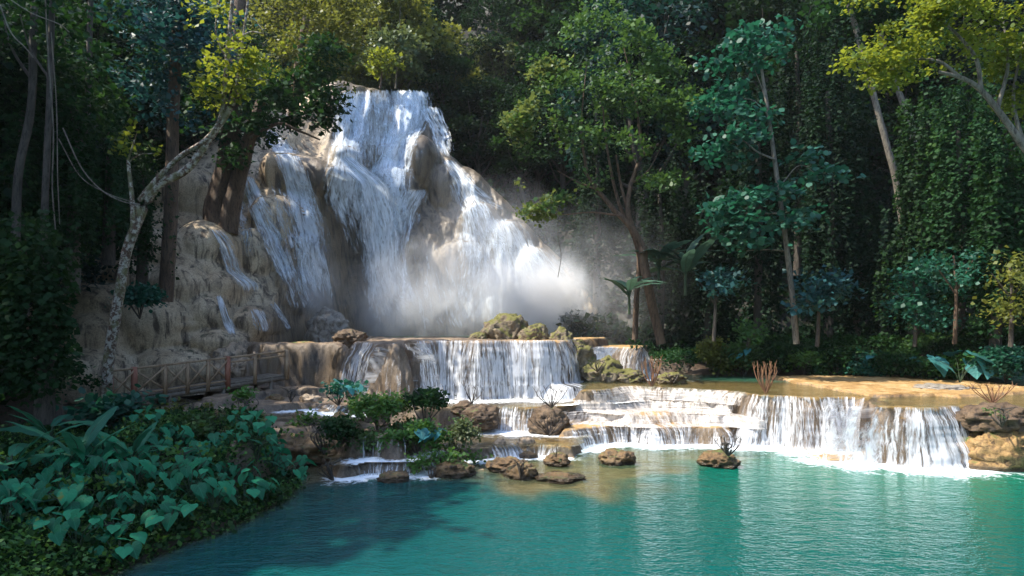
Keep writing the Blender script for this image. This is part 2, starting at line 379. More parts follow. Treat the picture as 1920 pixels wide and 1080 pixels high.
# coarse ground, one sheet to the horizon
def axis(a, b, fine0, fine1, f, c):
    l = [fine0]; s = f
    while l[-1] > a: s *= 1.12; l.append(l[-1]-s)
    r = [fine1]; s = f
    while r[-1] < b: s *= 1.12; r.append(r[-1]+s)
    return np.array(sorted(l[1:])+list(np.arange(fine0, fine1, f))+r)
xs = axis(-600, 600, -34, 40, .5, 0); ys = axis(-300, 700, -14, 90, .5, 0)
X, Y = np.meshgrid(xs, ys, indexing='ij')
Z = full_h(X, Y)
inn = sstep(-21.3, -20.0, X)*sstep(19.3, 18.0, X)*sstep(9.2, 10.5, Y)*sstep(36.3, 35, Y)
Z = Z - 1.6*inn
o = mesh_np('ground', np.stack([X, Y, Z], -1).reshape(-1, 3), grid_faces(len(xs), len(ys)), smooth=True, mats=SOIL)
tag(o, 'dark leaf covered forest floor rising into steep slopes', kind='structure')

# ---------------------------------------------------------------- pools
FEET = []      # points where falling water lands (x, y, z, strength)
def near(pts, X, Y, z, reach):
    d = np.full(X.shape, 1e9)
    for x, y, zz, s in pts:
        if abs(zz-z) < .35: d = np.minimum(d, np.hypot(X-x, Y-y)/s)
    return np.exp(-d/reach)
def pool(name, z, x0, x1, y0, y1, step, m, label, depth_scale=.30, amp=0.0, lo=9.0, deepfn=None):
    xs = np.arange(x0, x1+.01, step); ys = np.arange(y0, y1+.01, step)
    X, Y = np.meshgrid(xs, ys, indexing='ij'); h = full_h(X, Y)
    sh = np.exp(-np.clip(z-h, 0, 9)/depth_scale)
    fo = near(FEET, X, Y, z, .55)*.8 + near(FEET, X, Y, z, 1.5)*.32
    mk = near(FEET, X, Y, z, 3.2)*(.55+.45*sstep(0, 6, X))*sstep(-3, 3, X)*(z == 0)  # aerated water near the falls, plus sunlight on the right painted into the colour
    keep = (h < z+.12) & (h > z-lo)
    if deepfn is not None: sh = sh*(1-deepfn(X, Y))
    f = grid_faces(len(xs), len(ys)); k = keep.ravel()
    f = f[k[f].any(1)]
    Z = np.full(X.shape, z) + amp*vn(X*1.5, Y*1.5, 9.)
    used = np.unique(f); rm = np.full(X.size, -1); rm[used] = np.arange(len(used))
    V = np.stack([X, Y, Z], -1).reshape(-1, 3)[used]
    o = mesh_np(name, V, rm[f], smooth=True, mats=m, attrs={'shallow': sh.ravel()[used], 'foam': fo.ravel()[used], 'lit_milk': mk.ravel()[used]})
    return tag(o, label, kind='structure')

# ---------------------------------------------------------------- cascades draped over the lips
def resample(pts, step):
    P = np.asarray(pts, float); s = np.r_[0, np.cumsum(np.hypot(*(P[1:, :2]-P[:-1, :2]).T))]
    n = max(4, int(s[-1]/step)); u = np.linspace(0, s[-1], n)
    return np.stack([np.interp(u, s, P[:, i]) for i in range(P.shape[1])], 1), u
def cascade(nm, label, lipname, zb, dens=.6, m=None, span=None, extra=.10, top=.55, foot=1.0, seed=0, lace=.3, front=.10, z=None, pts=None, group=None, run=.45):
    if pts is None: z, pts = LIPS[lipname]
    P, u = resample(pts, .07)
    if span: k = (u >= span[0]*u[-1]) & (u <= span[1]*u[-1]); P, u = P[k], u[k]
    t = np.gradient(P, axis=0); t /= np.linalg.norm(t, axis=1)[:, None]
    # smooth the tangents so that the sheet does not fold
    ker = np.ones(15)/15
    t = np.stack([np.convolve(np.pad(t[:, i], 7, 'edge'), ker, 'valid') for i in (0, 1)], 1); t /= np.linalg.norm(t, axis=1)[:, None]
    nrm = np.stack([t[:, 1], -t[:, 0]], 1)
    nrm = np.where((nrm[:, 1] > 0)[:, None], -nrm, nrm)       # towards the viewer
    offs = np.linspace(-1.6, 1.7, 67)
    QX = P[:, 0:1]+nrm[:, 0:1]*offs; QY = P[:, 1:2]+nrm[:, 1:2]*offs
    HH = terr_h(QX, QY)
    zz = z-(z-zb)*np.linspace(.04, 1, 26)
    O = np.zeros((len(P), len(zz)))
    for j, zj in enumerate(zz):
        ok = HH >= zj-.03
        last = ok.shape[1]-1-np.argmax(ok[:, ::-1], 1); O[:, j] = np.where(ok.any(1), offs[last], offs[0])
    O = np.maximum.accumulate(O, 1)
    # limit jumps where another terrace lies below
    O = np.minimum(O, O[:, :1]+.25+run*(z-zz)[None, :])
    OP = np.pad(O, ((5, 5), (0, 0)), 'edge'); O = np.max(np.stack([OP[i:i+len(O)] for i in range(11)]), 0)
    ker = np.ones(5)/5
    O = np.stack([np.convolve(np.pad(O[:, j], 2, 'edge'), ker, 'valid') for j in range(O.shape[1])], 1)
    fl = .07*vn(u*3.3, seed)+.05*vn(u*9, seed+3.)
    q = np.linspace(0, 1, len(zz))
    O = O + front*np.clip(q*6, .4, 1)[None, :] + extra*(.25+.75*q)[None, :] + (fl[:, None])*(.2+q[None, :])
    # rows on the flat behind the lip
    back = np.linspace(-top, -.04, 7)
    OB = O[:, :1]+back[None, :]; 
    ZB = np.repeat(np.array([z+.035]*7)[None, :], len(P), 0)
    ZB[:, :] = z+.05-.02*np.linspace(0, 1, 7)[None, :]
    OO = np.concatenate([OB, O], 1); ZZ = np.concatenate([ZB, np.repeat(zz[None, :], len(P), 0)], 1)
    VX = P[:, 0:1]+nrm[:, 0:1]*OO; VY = P[:, 1:2]+nrm[:, 1:2]*OO
    V = np.stack([VX, VY, ZZ], -1)
    dv = np.r_[np.zeros((1)), np.cumsum(np.linalg.norm(np.diff(V.mean(0), axis=0), axis=1))]
    U = np.repeat(u[:, None], OO.shape[1], 1)+seed*7.3
    VV = np.repeat(dv[None, :], len(P), 0) + .25*vn(u*.8, seed)[:, None]
    e = np.minimum(u-u[0], u[-1]-u); edge = np.clip(e/.35, 0, 1)
    dd = dens + lace*vn(u*.9, seed+11.)*.6
    row = np.r_[np.linspace(0.05, .75, 7), np.linspace(.85, 1.0, 9), np.linspace(1.0, 1.12, len(zz)-9)]
    DN = np.clip(dd[:, None]*row[None, :]*edge[:, None], 0, 1)
    o = mesh_np(nm, V.reshape(-1, 3), grid_faces(len(P), OO.shape[1]), smooth=True, mats=m or CURT, attrs={'dens': DN.ravel()}, uv=np.stack([U, VV], -1).reshape(-1, 2))
    tag(o, label, 'cascade', group)
    for i in range(0, len(P), 4):
        FEET.append((VX[i, -1], VY[i, -1], zb, foot))
    return o
cascade('cascade', 'wide white curtain cascade in the middle, below the big fall', 'C', 1.05, .68, lace=.2, foot=1.2, seed=1)
cascade('cascade', 'low streaked cascade sliding over the rounded left shoulder of the middle curtain', 'CL', 1.15, .40, lace=.5, seed=2, extra=.05)
cascade('cascade', 'thin blue-white trickles over the grey shoulder above the bushes', 'CK', 1.3, .42, lace=.6, seed=3, extra=.04, span=(.45, 1))
cascade('cascade', 'widest white cascade falling into the turquoise pool on the right', 'A', -.02, .60, span=(.415, .748), seed=4, foot=1.7, lace=.25)
cascade('cascade', 'right end cascade beside the ochre rock, falling into the pool', 'A', -.02, .60, span=(.752, .965), seed=5, foot=1.7, lace=.2)
cascade('cascade', 'creamy sunlit sheet sliding over the top of the pale steps', 'A', 1.2, .62, m=CREAM, span=(.0, .42), seed=6, extra=.06, run=2.)
cascade('cascade', 'creamy middle step of water between the upper sheet and the brown shelf', 'B1', .86, .62, m=CREAM, seed=7, extra=.06, top=1.4, run=2.5)
cascade('cascade', 'lowest of the creamy steps, just above the brown shelf', 'B2', .55, .58, m=CREAM, seed=8, extra=.06, top=1.4, run=2.5)
cascade('cascade', 'lobed cascade off the brown shelf into the pool', 'B3', -.02, .56, seed=9, foot=1.5, top=.3)
cascade('cascade', 'far white cascade behind the mossy ridge', 'D', 1.72, .60, seed=10, foot=2)
cascade('cascade', 'small thin far cascade to the right of the white one behind the ridge', 'D2', 1.65, .5, seed=11)
cascade('cascade', 'small blue-white cascade left of the root mound', 'E', .3, .55, span=(.45, .92), seed=12, foot=1.8)
cascade('cascade', 'trickle over the small dark ledge below the central bushes', 'H1', .3, .42, seed=13, lace=.6)
cascade('cascade', 'thin trickles over the grey ledge below the walkway end', 'H3', 1.0, .36, seed=14, span=(.3, .95), lace=.7)
cascade('cascade', 'low riffle of white water spilling between the islet rocks', 'F', -.02, .42, seed=15, foot=1.0, lace=.6, front=.05)
POOL = pool_mat('turquoise_water', (.0004, .050, .050), (.20, .155, .07), bump=.42)
POOLF = pool_mat('thin_clear_water', (.05, .10, .075), (.30, .20, .10), bump=.45, rscale=1.4, film=True)
UPP = pool_mat('upper_pool_water', (.03, .09, .055), (.15, .12, .05), bump=.25, rscale=1.2)
pool('water', 0.0, -12, 44, -13, 27, .14, POOL, 'turquoise pool in the foreground')
pool('stream_water', .33, -9, 3, 17, 26.5, .12, POOLF, 'shallow stream water running over the middle shelves', .5, .02, .3)
pool('basin_water', 1.13, -8, 5, 21, 31, .12, POOLF, 'shallow basin under the middle curtain cascade', .5, .02, .25)
pool('terrace_water', 1.655, 1.5, 24, 18, 34.5, .14, UPP, 'still green water and thin film on the flat terrace', .6, 0, .14, lambda X, Y: sstep(27.5, 29.5, Y+.5*np.sin(X*.7)))
# ---------------------------------------------------------------- the tall cliff
def interp(x, xs, v): return np.interp(x, xs, v)
def cl_yb(x): return interp(x, [-30, -17.5, -14.5, -12, -10.5, -9, -4, 2, 6, 9], [24, 27.5, 29.5, 33, 38.5, 42.5, 44, 44, 42.5, 42])
def cl_k(x): return interp(x, [-30, -18, -15, -12, -10, -6, 0, 6], [1.3, 1.15, 1.1, .75, .45, .42, .42, .4])
def cl_top(x): return interp(x, [-30, -24, -20, -18.2, -16.6, -14.8, -14.0, -13.2, -9, -7.4, -6.2, -5.3, -4.4, -2.8, -.8, .6, 1.6, 3.2, 4.8, 6, 9],
                                [9, 10, 13.5, 16.5, 18.8, 20, 20.6, 21.0, 21.2, 21.0, 19.8, 17.6, 16.2, 15.2, 13.4, 11.8, 10.4, 8.6, 6.6, 4.2, 3.0])
BUMPS = []
def cl_y(x, z, bumps=True):
    zz = z-2.6
    y = cl_yb(x)+zz*cl_k(x)
    n = fbm(x*.35, z*.22, 2., 3)*1.2 + fbm(x*1.1, z*.35, 7., 3)*.42
    lf = .35+.65*sstep(-15, -11, x)
    fl = ((1-np.abs(vn(x*1.9+.5*vn(z*.5, x*.3), z*.16, 3.)))*.45 + (1-np.abs(vn(x*4.6, z*.3, 6.)))*.14)*lf
    sf = np.clip(1.25-.65*cl_k(x), .4, 1.0)
    y = y - (n + fl)*sf - sf*.25*fbm(x*2.6, z*1.6, 1., 3)
    if not bumps: return y
    x, z = np.broadcast_arrays(x, z); y = np.array(y); sh = y.shape; xf, zf, yf = x.ravel(), z.ravel(), y.ravel()
    for bx, bz, rx, rz, pr, p, cd in BUMPS:
        i = np.nonzero((np.abs(xf-bx) < rx) & (np.abs(zf-bz) < rz*1.5))[0]
        if not len(i): continue
        xx, z_ = xf[i], zf[i]
        r = ((xx-bx)/rx)**2 + np.where(z_ > bz, ((z_-bz)/(rz*.85))**2, ((z_-bz)/(rz*1.5))**2)
        if pr < 0: yf[i] = yf[i] - pr*np.clip(1-r, 0, 1)**p; continue
        s_ = cd+pr*.15-pr*1.15*np.sqrt(np.clip(1-r, 0, 1)) - .06*(1-np.abs(vn(xx*2.6, z_*.35, bx))) - .10*fbm(xx*1.6, z_*1.3, 1., 4)
        yf[i] = np.minimum(yf[i], np.where(r < 1, s_, 1e3))
    y = yf.reshape(sh)
    return y
def on_cliff(px, py, it=14, lo=24, hi=60):
    d = np.full(np.shape(px), 44.0) + 0*np.asarray(px, float)
    best = None
    px = np.asarray(px, float); py = np.asarray(py, float)
    ds = np.linspace(lo, hi, 37)
    def gf(dd): return cl_y((px-960)/F*dd, H-(py-HZ)/F*dd)-dd
    a_ = np.full(np.broadcast(px, py).shape, lo, float); b_ = np.full(a_.shape, np.nan); done = np.zeros(a_.shape, bool)
    for d_ in ds[1:]:
        g_ = gf(np.full(a_.shape, d_)); hit = (g_ < 0) & ~done
        b_ = np.where(hit, d_, b_); done |= hit; a_ = np.where(done, a_, d_)
    b2 = np.where(done, b_, 48.0); a2 = np.where(done, a_, 47.9)
    for _ in range(7):
        m_ = (a2+b2)/2; g_ = gf(m_) < 0; b2 = np.where(g_, m_, b2); a2 = np.where(g_, a2, m_)
    dd = np.where(done, (a2+b2)/2, 48)
    return (np.asarray(px)-960)/F*dd, dd, H-(np.asarray(py)-HZ)/F*dd
for px, py, r, rzf, pr, p in [(350, 365, 62, 1., 1.6, .6), (392, 470, 62, 1.1, 2.2, .6), (330, 545, 62, 1.0, 1.6, .6), (405, 545, 40, 1.2, 1.3, .6),
        (250, 610, 90, .8, 1.3, .6), (165, 590, 60, 1.2, 1.6, .6), (160, 700, 80, .7, 1.5, .6), (470, 605, 38, 1.0, 1.3, .6), (300, 690, 80, .5, .9, .6),
        (450, 470, 45, 1.3, .9, .6), (510, 420, 45, 1.6, 1.2, .6), (540, 540, 28, 1.4, .8, .6), (400, 640, 60, .5, 1.2, .6),
        (645, 300, 36, .9, 1.6, .5), (640, 350, 50, .9, 2.6, .5), (715, 300, 30, 1.3, .7, .7), (790, 300, 32, 1.7, 2.2, .5), (730, 370, 60, 1.2, 1.3, .6), (830, 350, 34, 1.5, 1.2, .6),
        (900, 430, 44, 1.4, .5, .6), (960, 470, 54, 1.3, .6, .6), (1010, 510, 40, 1.4, .6, .6), (860, 520, 60, 1.4, .8, .6)]:
    x_, y_, z_ = (float(v) for v in on_cliff(np.array(float(px)), np.array(float(py))))
    BUMPS.append((x_, z_, r*y_/F, r*y_/F*rzf, pr, p, float(cl_y(np.array(x_), np.array(z_), False))))
rb = random.Random(12); extra_ = []
for _ in range(16):
    px = rb.uniform(120, 590); py = rb.uniform(max(300, 560-px*.55), 720-max(0, px-300)*.3); r = rb.uniform(34, 66); x_, y_, z_ = (float(v) for v in on_cliff(np.array(px), np.array(py)))
    extra_.append((x_, z_, r*y_/F, r*y_/F*rb.uniform(.8, 1.3), r*y_/F*rb.uniform(.5, .9), .6, float(cl_y(np.array(x_), np.array(z_), False))))
BUMPS += extra_
BUMPS.append((-9.6, 8.0, 2.4, 7.5, -2.2, .8, 0))       # dark recess under the bulge
BUMPS.append((-12.6, 15.0, 1.6, 5, -1.5, .8, 0))
xs = np.arange(-30, 9.01, .11); ts = np.linspace(0, 1, 190)
X, TT = np.meshgrid(xs, ts, indexing='ij')
zt = cl_top(X)+.35*fbm(X*.9, 3.3); zb = 1.0
Z = zb+(zt-zb)*TT
rnd = np.clip((Z-(zt-1.0)), 0, 1)
Y = cl_y(X, Z) + .9*rnd**2.5
nb = 26
bk = np.linspace(0, 1, nb)[None, 1:]
XB = np.repeat(X[:, -1:], nb-1, 1); YB = Y[:, -1:]+bk*16; ZB = Z[:, -1:]+.10*np.sin(bk*3.1)+bk*.8+.12*fbm(XB, YB, 3.)-.0
CX, CY, CZ = np.concatenate([X, XB], 1), np.concatenate([Y, YB], 1), np.concatenate([Z, ZB], 1)
o = mesh_np('cliff', np.stack([CX, CY, CZ], -1).reshape(-1, 3), grid_faces(len(xs), CX.shape[1]), smooth=True, mats=CLIFF)
tag(o, 'bulging travertine cliff of rounded tan rock behind the tall waterfall', kind='structure')

def surf_h(X, Y):
    h = full_h(X, Y); zc = np.clip(2.6+(Y-cl_yb(X))/cl_k(X), -5, cl_top(X)-.3)
    return np.where((X > -30) & (X < 9) & (Y > cl_yb(X)) & (Y < cl_yb(X)+34), np.maximum(h, zc), h)
def stream(nm, label, ctrl, dens=.55, off=.2, m=None, seed=0, parent=None, n=None, feather=.55):
    """a ribbon of falling water laid over the cliff; ctrl = rows of (pixel x, pixel y, half width, density factor)"""
    C = np.asarray(ctrl, float); s = np.r_[0, np.cumsum(np.hypot(*(C[1:, :2]-C[:-1, :2]).T))]
    nv = n or max(16, int(s[-1]/4)); q = np.linspace(0, s[-1], nv)
    R = np.stack([np.interp(q, s, C[:, i]) for i in range(4)], 1)
    ker = np.ones(5)/5
    for i in range(3): R[:, i] = np.convolve(np.pad(R[:, i], 2, 'edge'), ker, 'valid')
    nu = max(9, int(R[:, 2].max()/2.2)); a = np.linspace(-1, 1, nu)
    PX = R[:, 0][None, :]+a[:, None]*R[:, 2][None, :]; PY = np.repeat(R[:, 1][None, :], nu, 0)
    PX = PX + 2.5*vn(PY*.03, seed+a[:, None]*2)
    x, d, z = on_cliff(PX, PY)
    # water leaps: it never tucks back under an overhang by more than a little
    lead = d.copy()
    for j in range(1, nv): lead[:, j] = np.minimum(lead[:, j], lead[:, j-1]+.03)
    ls = np.stack([np.convolve(np.pad(lead[i], 3, 'edge'), np.ones(7)/7, 'valid') for i in range(nu)])
    lead = np.minimum(ls, d)-off
    x = (PX-960)/F*lead; z = H-(PY-HZ)/F*lead
    V = np.stack([x, lead, z], -1)
    seg = np.r_[0, np.cumsum(np.linalg.norm(np.diff(V.mean(0), axis=0), axis=1))]
    U = np.repeat((a[:, None]*R[:, 2].mean()*.037), nv, 1)*1.0+seed*5.1
    VV = np.repeat(seg[None, :], nu, 0)
    ed = np.clip((1-np.abs(a))/feather, 0, 1)[:, None]
    DN = np.clip(dens*R[:, 3][None, :]*(.25+.75*ed)*(ed > 0), 0, 1)*np.clip(np.arange(nv)/2.5, 0, 1)[None, :]*np.clip((nv-1-np.arange(nv))/(nv*.16), 0, 1)[None, :]
    return mesh_np(nm, V.reshape(-1, 3), grid_faces(nu, nv), smooth=True, mats=m or FALL, attrs={'dens': DN.ravel()}, uv=np.stack([U, VV], -1).reshape(-1, 2), parent=parent)
big = empty('waterfall', tuple(float(v) for v in W(800, 632, 44)))
tag(big, 'tall white main waterfall pouring down the bulging cliff in several strands', 'waterfall')
def inw(o):
    o.parent = big; o.matrix_parent_inverse = big.matrix_world.inverted(); return o
big.matrix_world = __import__('mathutils').Matrix.Translation(big.location)
SD = 20
for ctrl, de in [
    ([(715, 175, 88, .9), (715, 300, 84, .8), (715, 400, 70, .5)], .40),
    ([(895, 380, 30, .5), (920, 470, 80, .7), (925, 560, 110, .7), (925, 632, 120, .7)], .36),
    ([(718, 163, 92, .95), (715, 200, 92, .85), (712, 245, 84, .8), (700, 290, 70, .8)], .50),       # the lip, full width
    ([(660, 168, 30, 1), (650, 230, 30, 1), (650, 300, 42, 1), (648, 345, 52, 1), (650, 385, 54, .8), (665, 430, 40, .45), (690, 520, 26, .2)], .56),
    ([(770, 165, 42, 1), (775, 210, 40, 1), (752, 262, 36, 1), (728, 320, 44, 1.1), (722, 380, 46, 1.1), (715, 440, 46, 1.1), (725, 520, 48, 1.1), (742, 630, 66, 1.0)], .60),
    ([(640, 290, 22, 1), (700, 345, 34, 1), (715, 420, 42, 1), (720, 500, 40, 1), (735, 600, 50, .9)], .52),
    ([(800, 195, 26, 1), (825, 245, 22, .9), (842, 300, 20, .7)], .50),
    ([(785, 350, 30, .9), (762, 395, 32, 1), (752, 450, 26, .7), (745, 500, 20, .4)], .50),
    ([(838, 295, 12, 1), (868, 345, 28, 1), (890, 400, 40, .9), (905, 460, 56, .9), (905, 540, 70, .9), (905, 630, 80, .8)], .46),
    ([(1000, 460, 30, .7), (1040, 520, 50, .8), (1060, 580, 60, .8), (1070, 632, 66, .8)], .46),
    ([(935, 405, 34, .8), (952, 440, 48, 1), (962, 500, 60, 1), (975, 570, 68, 1), (985, 632, 76, .9)], .52),
    ([(860, 330, 14, .8), (900, 365, 20, .8), (945, 400, 26, .7)], .36),
    ([(985, 455, 20, .9), (1010, 500, 34, 1), (1025, 560, 44, 1), (1035, 632, 54, .9)], .50),
    ([(800, 470, 60, .35), (815, 560, 66, .5), (830, 632, 72, .6)], .52),
    ]:
    inw(stream('water_strand', '', ctrl, de+.16, seed=SD)); SD += 1
def fall(label, ctrls, de=.5, cat='waterfall'):
    global SD
    de += .10
    C = ctrls[0][0]
    if len(ctrls) == 1:
        o = stream('waterfall', '', ctrls[0], de, seed=SD); SD += 1; tag(o, label, cat); return
    e = empty('waterfall'); tag(e, label, cat)
    for c in ctrls: stream('water_strand', '', c, de, seed=SD, parent=e); SD += 1
fall('long narrow waterfall left of the main fall, landing behind the grey boulder', [
    [(492, 240, 12, .8), (515, 255, 20, 1), (540, 290, 30, 1.1), (558, 350, 28, 1.1), (575, 420, 32, 1), (588, 500, 38, 1.05), (603, 580, 42, 1.1)],
    [(560, 330, 24, .7), (592, 400, 20, .5), (612, 480, 18, .4), (622, 560, 20, .4)]], .58)
fall('slanting waterfall just right of the forked brown trunk', [
    [(462, 325, 14, 1), (478, 370, 22, 1), (505, 430, 26, 1), (530, 490, 24, .9), (552, 550, 14, .8)],
    [(440, 365, 16, .5), (462, 440, 18, .55), (470, 500, 12, .4)]], .54)
fall('faint wide veil over the brown rock between the narrow and slanting falls', [[(520, 330, 30, .7), (545, 420, 40, .8), (570, 520, 44, .7), (585, 580, 40, .5)]], .36)
fall('thin veil sliding over the rocks below the slanting fall', [[(540, 480, 30, .5), (560, 540, 40, .8), (575, 590, 40, .7)]], .36)
fall('lacy trickle over the tan dome below the forked trunk', [
    [(398, 425, 12, .8), (425, 460, 22, .9), (440, 510, 24, .9), (470, 535, 26, 1), (468, 560, 24, .8)],
    [(478, 575, 22, .9), (492, 600, 26, .9), (498, 628, 22, .8)]], .44)
fall('thin blue trickle beside the tan rock at the left of the cliff', [
    [(408, 548, 6, .9), (418, 580, 8, 1), (430, 610, 13, 1.1), (440, 634, 15, 1.1)]], .58)
fall('narrow trickle down the slab left of the grey boulder', [
    [(505, 560, 8, .7), (530, 595, 9, .8), (545, 625, 8, .7)]], .45)

# ---------------------------------------------------------------- boulders
def boulder(nm, label, cat, px, py_base, d, wpx, hpx, m, dep=1.0, seed=0, rough=.28, flat=0.0, sub=5, off=(0, 0), yaw=0, sink=.15, keep=True):
    import bmesh
    bm = bmesh.new(); bmesh.ops.create_icosphere(bm, subdivisions=sub, radius=1)
    V = np.array([v.co[:] for v in bm.verts])
    Fc = np.array([[v.index for v in f.verts] for f in bm.faces]); bm.free()
    n = V.copy(); r = 1+rough*fbm(n[:, 0]*1.4+seed*3.1, n[:, 1]*1.4, n[:, 2]*1.4+seed, 3)+rough*.5*fbm(n[:, 0]*4+seed, n[:, 1]*4, n[:, 2]*4, 3)+rough*.16*fbm(n[:, 0]*13+seed, n[:, 1]*13, n[:, 2]*13, 2)
    rg = 1-np.abs(fbm(n[:, 0]*1.9+seed, n[:, 1]*1.9, n[:, 2]*2.6, 3)); r = r*(1-.55*rough)+rough*.9*(rg-.6)+rough*.25
    cr = vn(n[:, 0]*2.2+seed*7, n[:, 1]*2.2, n[:, 2]*3.); r = r-.10*np.exp(-(cr/.07)**2)
    r = np.clip(r, .62, 1.0+.75*rough)
    V = V*r[:, None]
    if flat: V[:, 2] = np.where(V[:, 2] > 0, V[:, 2]**1.0*(1-flat)+0, V[:, 2])
    a = wpx/2*d/F; hh = hpx*d/F
    V = V*np.array([a, a*dep, hh/(1+0*sink)])
    V[:, 2] = np.clip(V[:, 2], -hh*.5, None)
    c, s = math.cos(yaw), math.sin(yaw)
    V = np.stack([V[:, 0]*c-V[:, 1]*s, V[:, 0]*s+V[:, 1]*c, V[:, 2]], 1)
    p = W(px, py_base, d); 
    o = mesh_np(nm, V, Fc, smooth=True, mats=m); o.location = (p[0], p[1]+a*dep*.6, p[2]-hh*sink*.3)
    return tag(o, label, cat)
boulder('boulder', 'smooth grey boulder at the foot of the narrow waterfall', 'boulder', 610, 632, 36, 82, 56, GREYR, seed=1)
boulder('rock', 'low dark wet rock right of the grey boulder', 'rock', 652, 636, 31, 66, 20, DARKR, seed=2)
boulder('mossy_boulder', 'large moss covered boulder standing on the middle cascade lip', 'boulder', 948, 634, 31, 92, 52, MOSSY, seed=3, rough=.35)
boulder('mossy_boulder', 'smaller moss covered boulder right of the large one on the lip', 'boulder', 1003, 635, 30, 62, 30, MOSSY, seed=4, rough=.35)
boulder('mossy_boulder', 'low tan rock at the left foot of the large mossy boulder', 'boulder', 898, 634, 30.5, 34, 12, MOSSY, seed=14)
for i, (px, py, d, w_, h_, lab) in enumerate([(1052, 655, 29.5, 60, 40, 'upper clump of the mossy ridge right of the middle cascade'), (1085, 682, 29, 70, 46, 'middle clump of the mossy ridge between the two cascades'),
        (1128, 705, 28.5, 90, 36, 'lowest yellow mossed rock of the ridge, under the far cascade'), (1180, 713, 28.2, 70, 20, 'flat yellow mossed rock at the end of the ridge'), (1262, 714, 27.5, 60, 16, 'small yellow mossed hummock at the green pool edge')]):
    boulder('mossy_rock', lab, 'rock', px, py, d, w_, h_, MOSSY, seed=20+i, rough=.4)
boulder('rock', 'long ochre ledge rock lying across above the walkway', 'rock', 560, 672, 30.5, 190, 32, OCHRE, dep=.5, seed=31, rough=.2)
boulder('rock', 'block of tan rock at the left of the long ochre ledge', 'rock', 515, 680, 30.5, 90, 40, TRAV, seed=32, rough=.25)
boulder('rock', 'round pale rock behind the walkway rail', 'rock', 455, 700, 29.5, 70, 32, TRAV, seed=33, rough=.2)
boulder('rock', 'dome of grey rock left of the ochre block, under the blue trickle', 'rock', 415, 690, 30.5, 120, 56, TRAV, seed=34, rough=.25)
for i, (px, py, w_, h_, m_, lab) in enumerate([(735, 902, 54, 22, ISLET, 'small brown islet rock left of the leafy one'), (850, 888, 74, 32, ISLET, 'rounded ochre rock in the shallows beside a small fern'),
        (945, 878, 60, 24, ISLET, 'low brown rock touching the leaf topped islet'), (978, 894, 56, 36, ISLET, 'brown islet rock topped with a leafy plant'), (1045, 866, 46, 20, ISLET, 'small round brown rock in front of the riffles'),
        (1160, 868, 70, 30, ISLET, 'brown rock peak standing in the pool below the lobed cascade'), (1355, 868, 70, 28, ISLET, 'brown rock under dead twigs in front of the widest cascade'), (1050, 901, 84, 10, ISLET, 'flat pale rock barely above the water'),
        (900, 790, 70, 40, DARKR, 'dark ochre root mound between the bushes and the blue cascade'), (870, 770, 50, 22, DARKR, 'low dark mound at the left of the basin'),
        (1032, 800, 78, 52, DARKR, 'tall brown root mound beside the blue cascade'), (560, 858, 130, 60, ISLET, 'big ochre rock face below the left ledges'), (470, 840, 90, 52, ISLET, 'ochre rock beside the left trickle'),
        (600, 792, 60, 26, TRAV, 'grey rock on the left ledges'), (1545, 722, 34, 12, ISLET, 'little tan rock on the green pool edge')]):
    d = {0: 17.4, 1: 18.0, 2: 18.6, 3: 17.8, 4: 19.4, 5: 19.6, 6: 19.2, 7: 17.4, 8: 23.2, 9: 24.5, 10: 23, 11: 19.5, 12: 20.3, 13: 22.5, 14: 29}[i]
    boulder('rock', lab, 'rock', px, py, d, w_*1.12, h_*(.72 if i < 12 else 1), m_, seed=40+i, rough=.36)
boulder('rock', 'massive golden rock at the right end of the cascades', 'rock', 1915, 862, 18.8, 175, 62, OCHRE, seed=61, rough=.3, dep=.7)
boulder('rock', 'brown overhanging rock crest above the massive golden rock', 'rock', 1880, 790, 19.2, 150, 34, DARKR, seed=62, rough=.35, dep=.7)
boulder('rock', 'stony pale rubble rock at the back right of the terrace', 'rock', 1800, 735, 24, 120, 12, GREYR, seed=63, rough=.5)

rl_ = []
rb = random.Random(77)
for i in range(22):
    px, py = rb.choice([(rb.uniform(390, 660), rb.uniform(745, 800)), (rb.uniform(440, 700), rb.uniform(700, 745)), (rb.uniform(600, 1000), rb.uniform(842, 885))])
    zz = 1.7 if py < 745 else 1.2 if py < 800 else .1
    d = (H-zz)*F/(py-HZ); w_ = rb.uniform(16, 44)
    rl_.append(boulder('rubble_rock', '', 'rock', px, py, d, w_, w_*rb.uniform(.3, .5), rb.choice([ISLET, TRAV, DARKR]), seed=300+i, rough=.4, sub=4)); rl_[-1]['group'] = 'rubble rocks on the left ledges'
    x_, y_ = rl_[-1].location[:2]; rl_[-1].location.z = float(full_h(np.array([[x_]]), np.array([[y_]]))[0, 0])
for i, o in enumerate(sorted(rl_, key=lambda o: o.location.x/o.location.y)): o['label'] = 'small rubble rock on the ledges and shallows, %s from the left' % ('first second third fourth fifth sixth seventh eighth ninth tenth eleventh twelfth thirteenth fourteenth fifteenth sixteenth seventeenth eighteenth nineteenth twentieth twenty-first twenty-second'.split()[i])
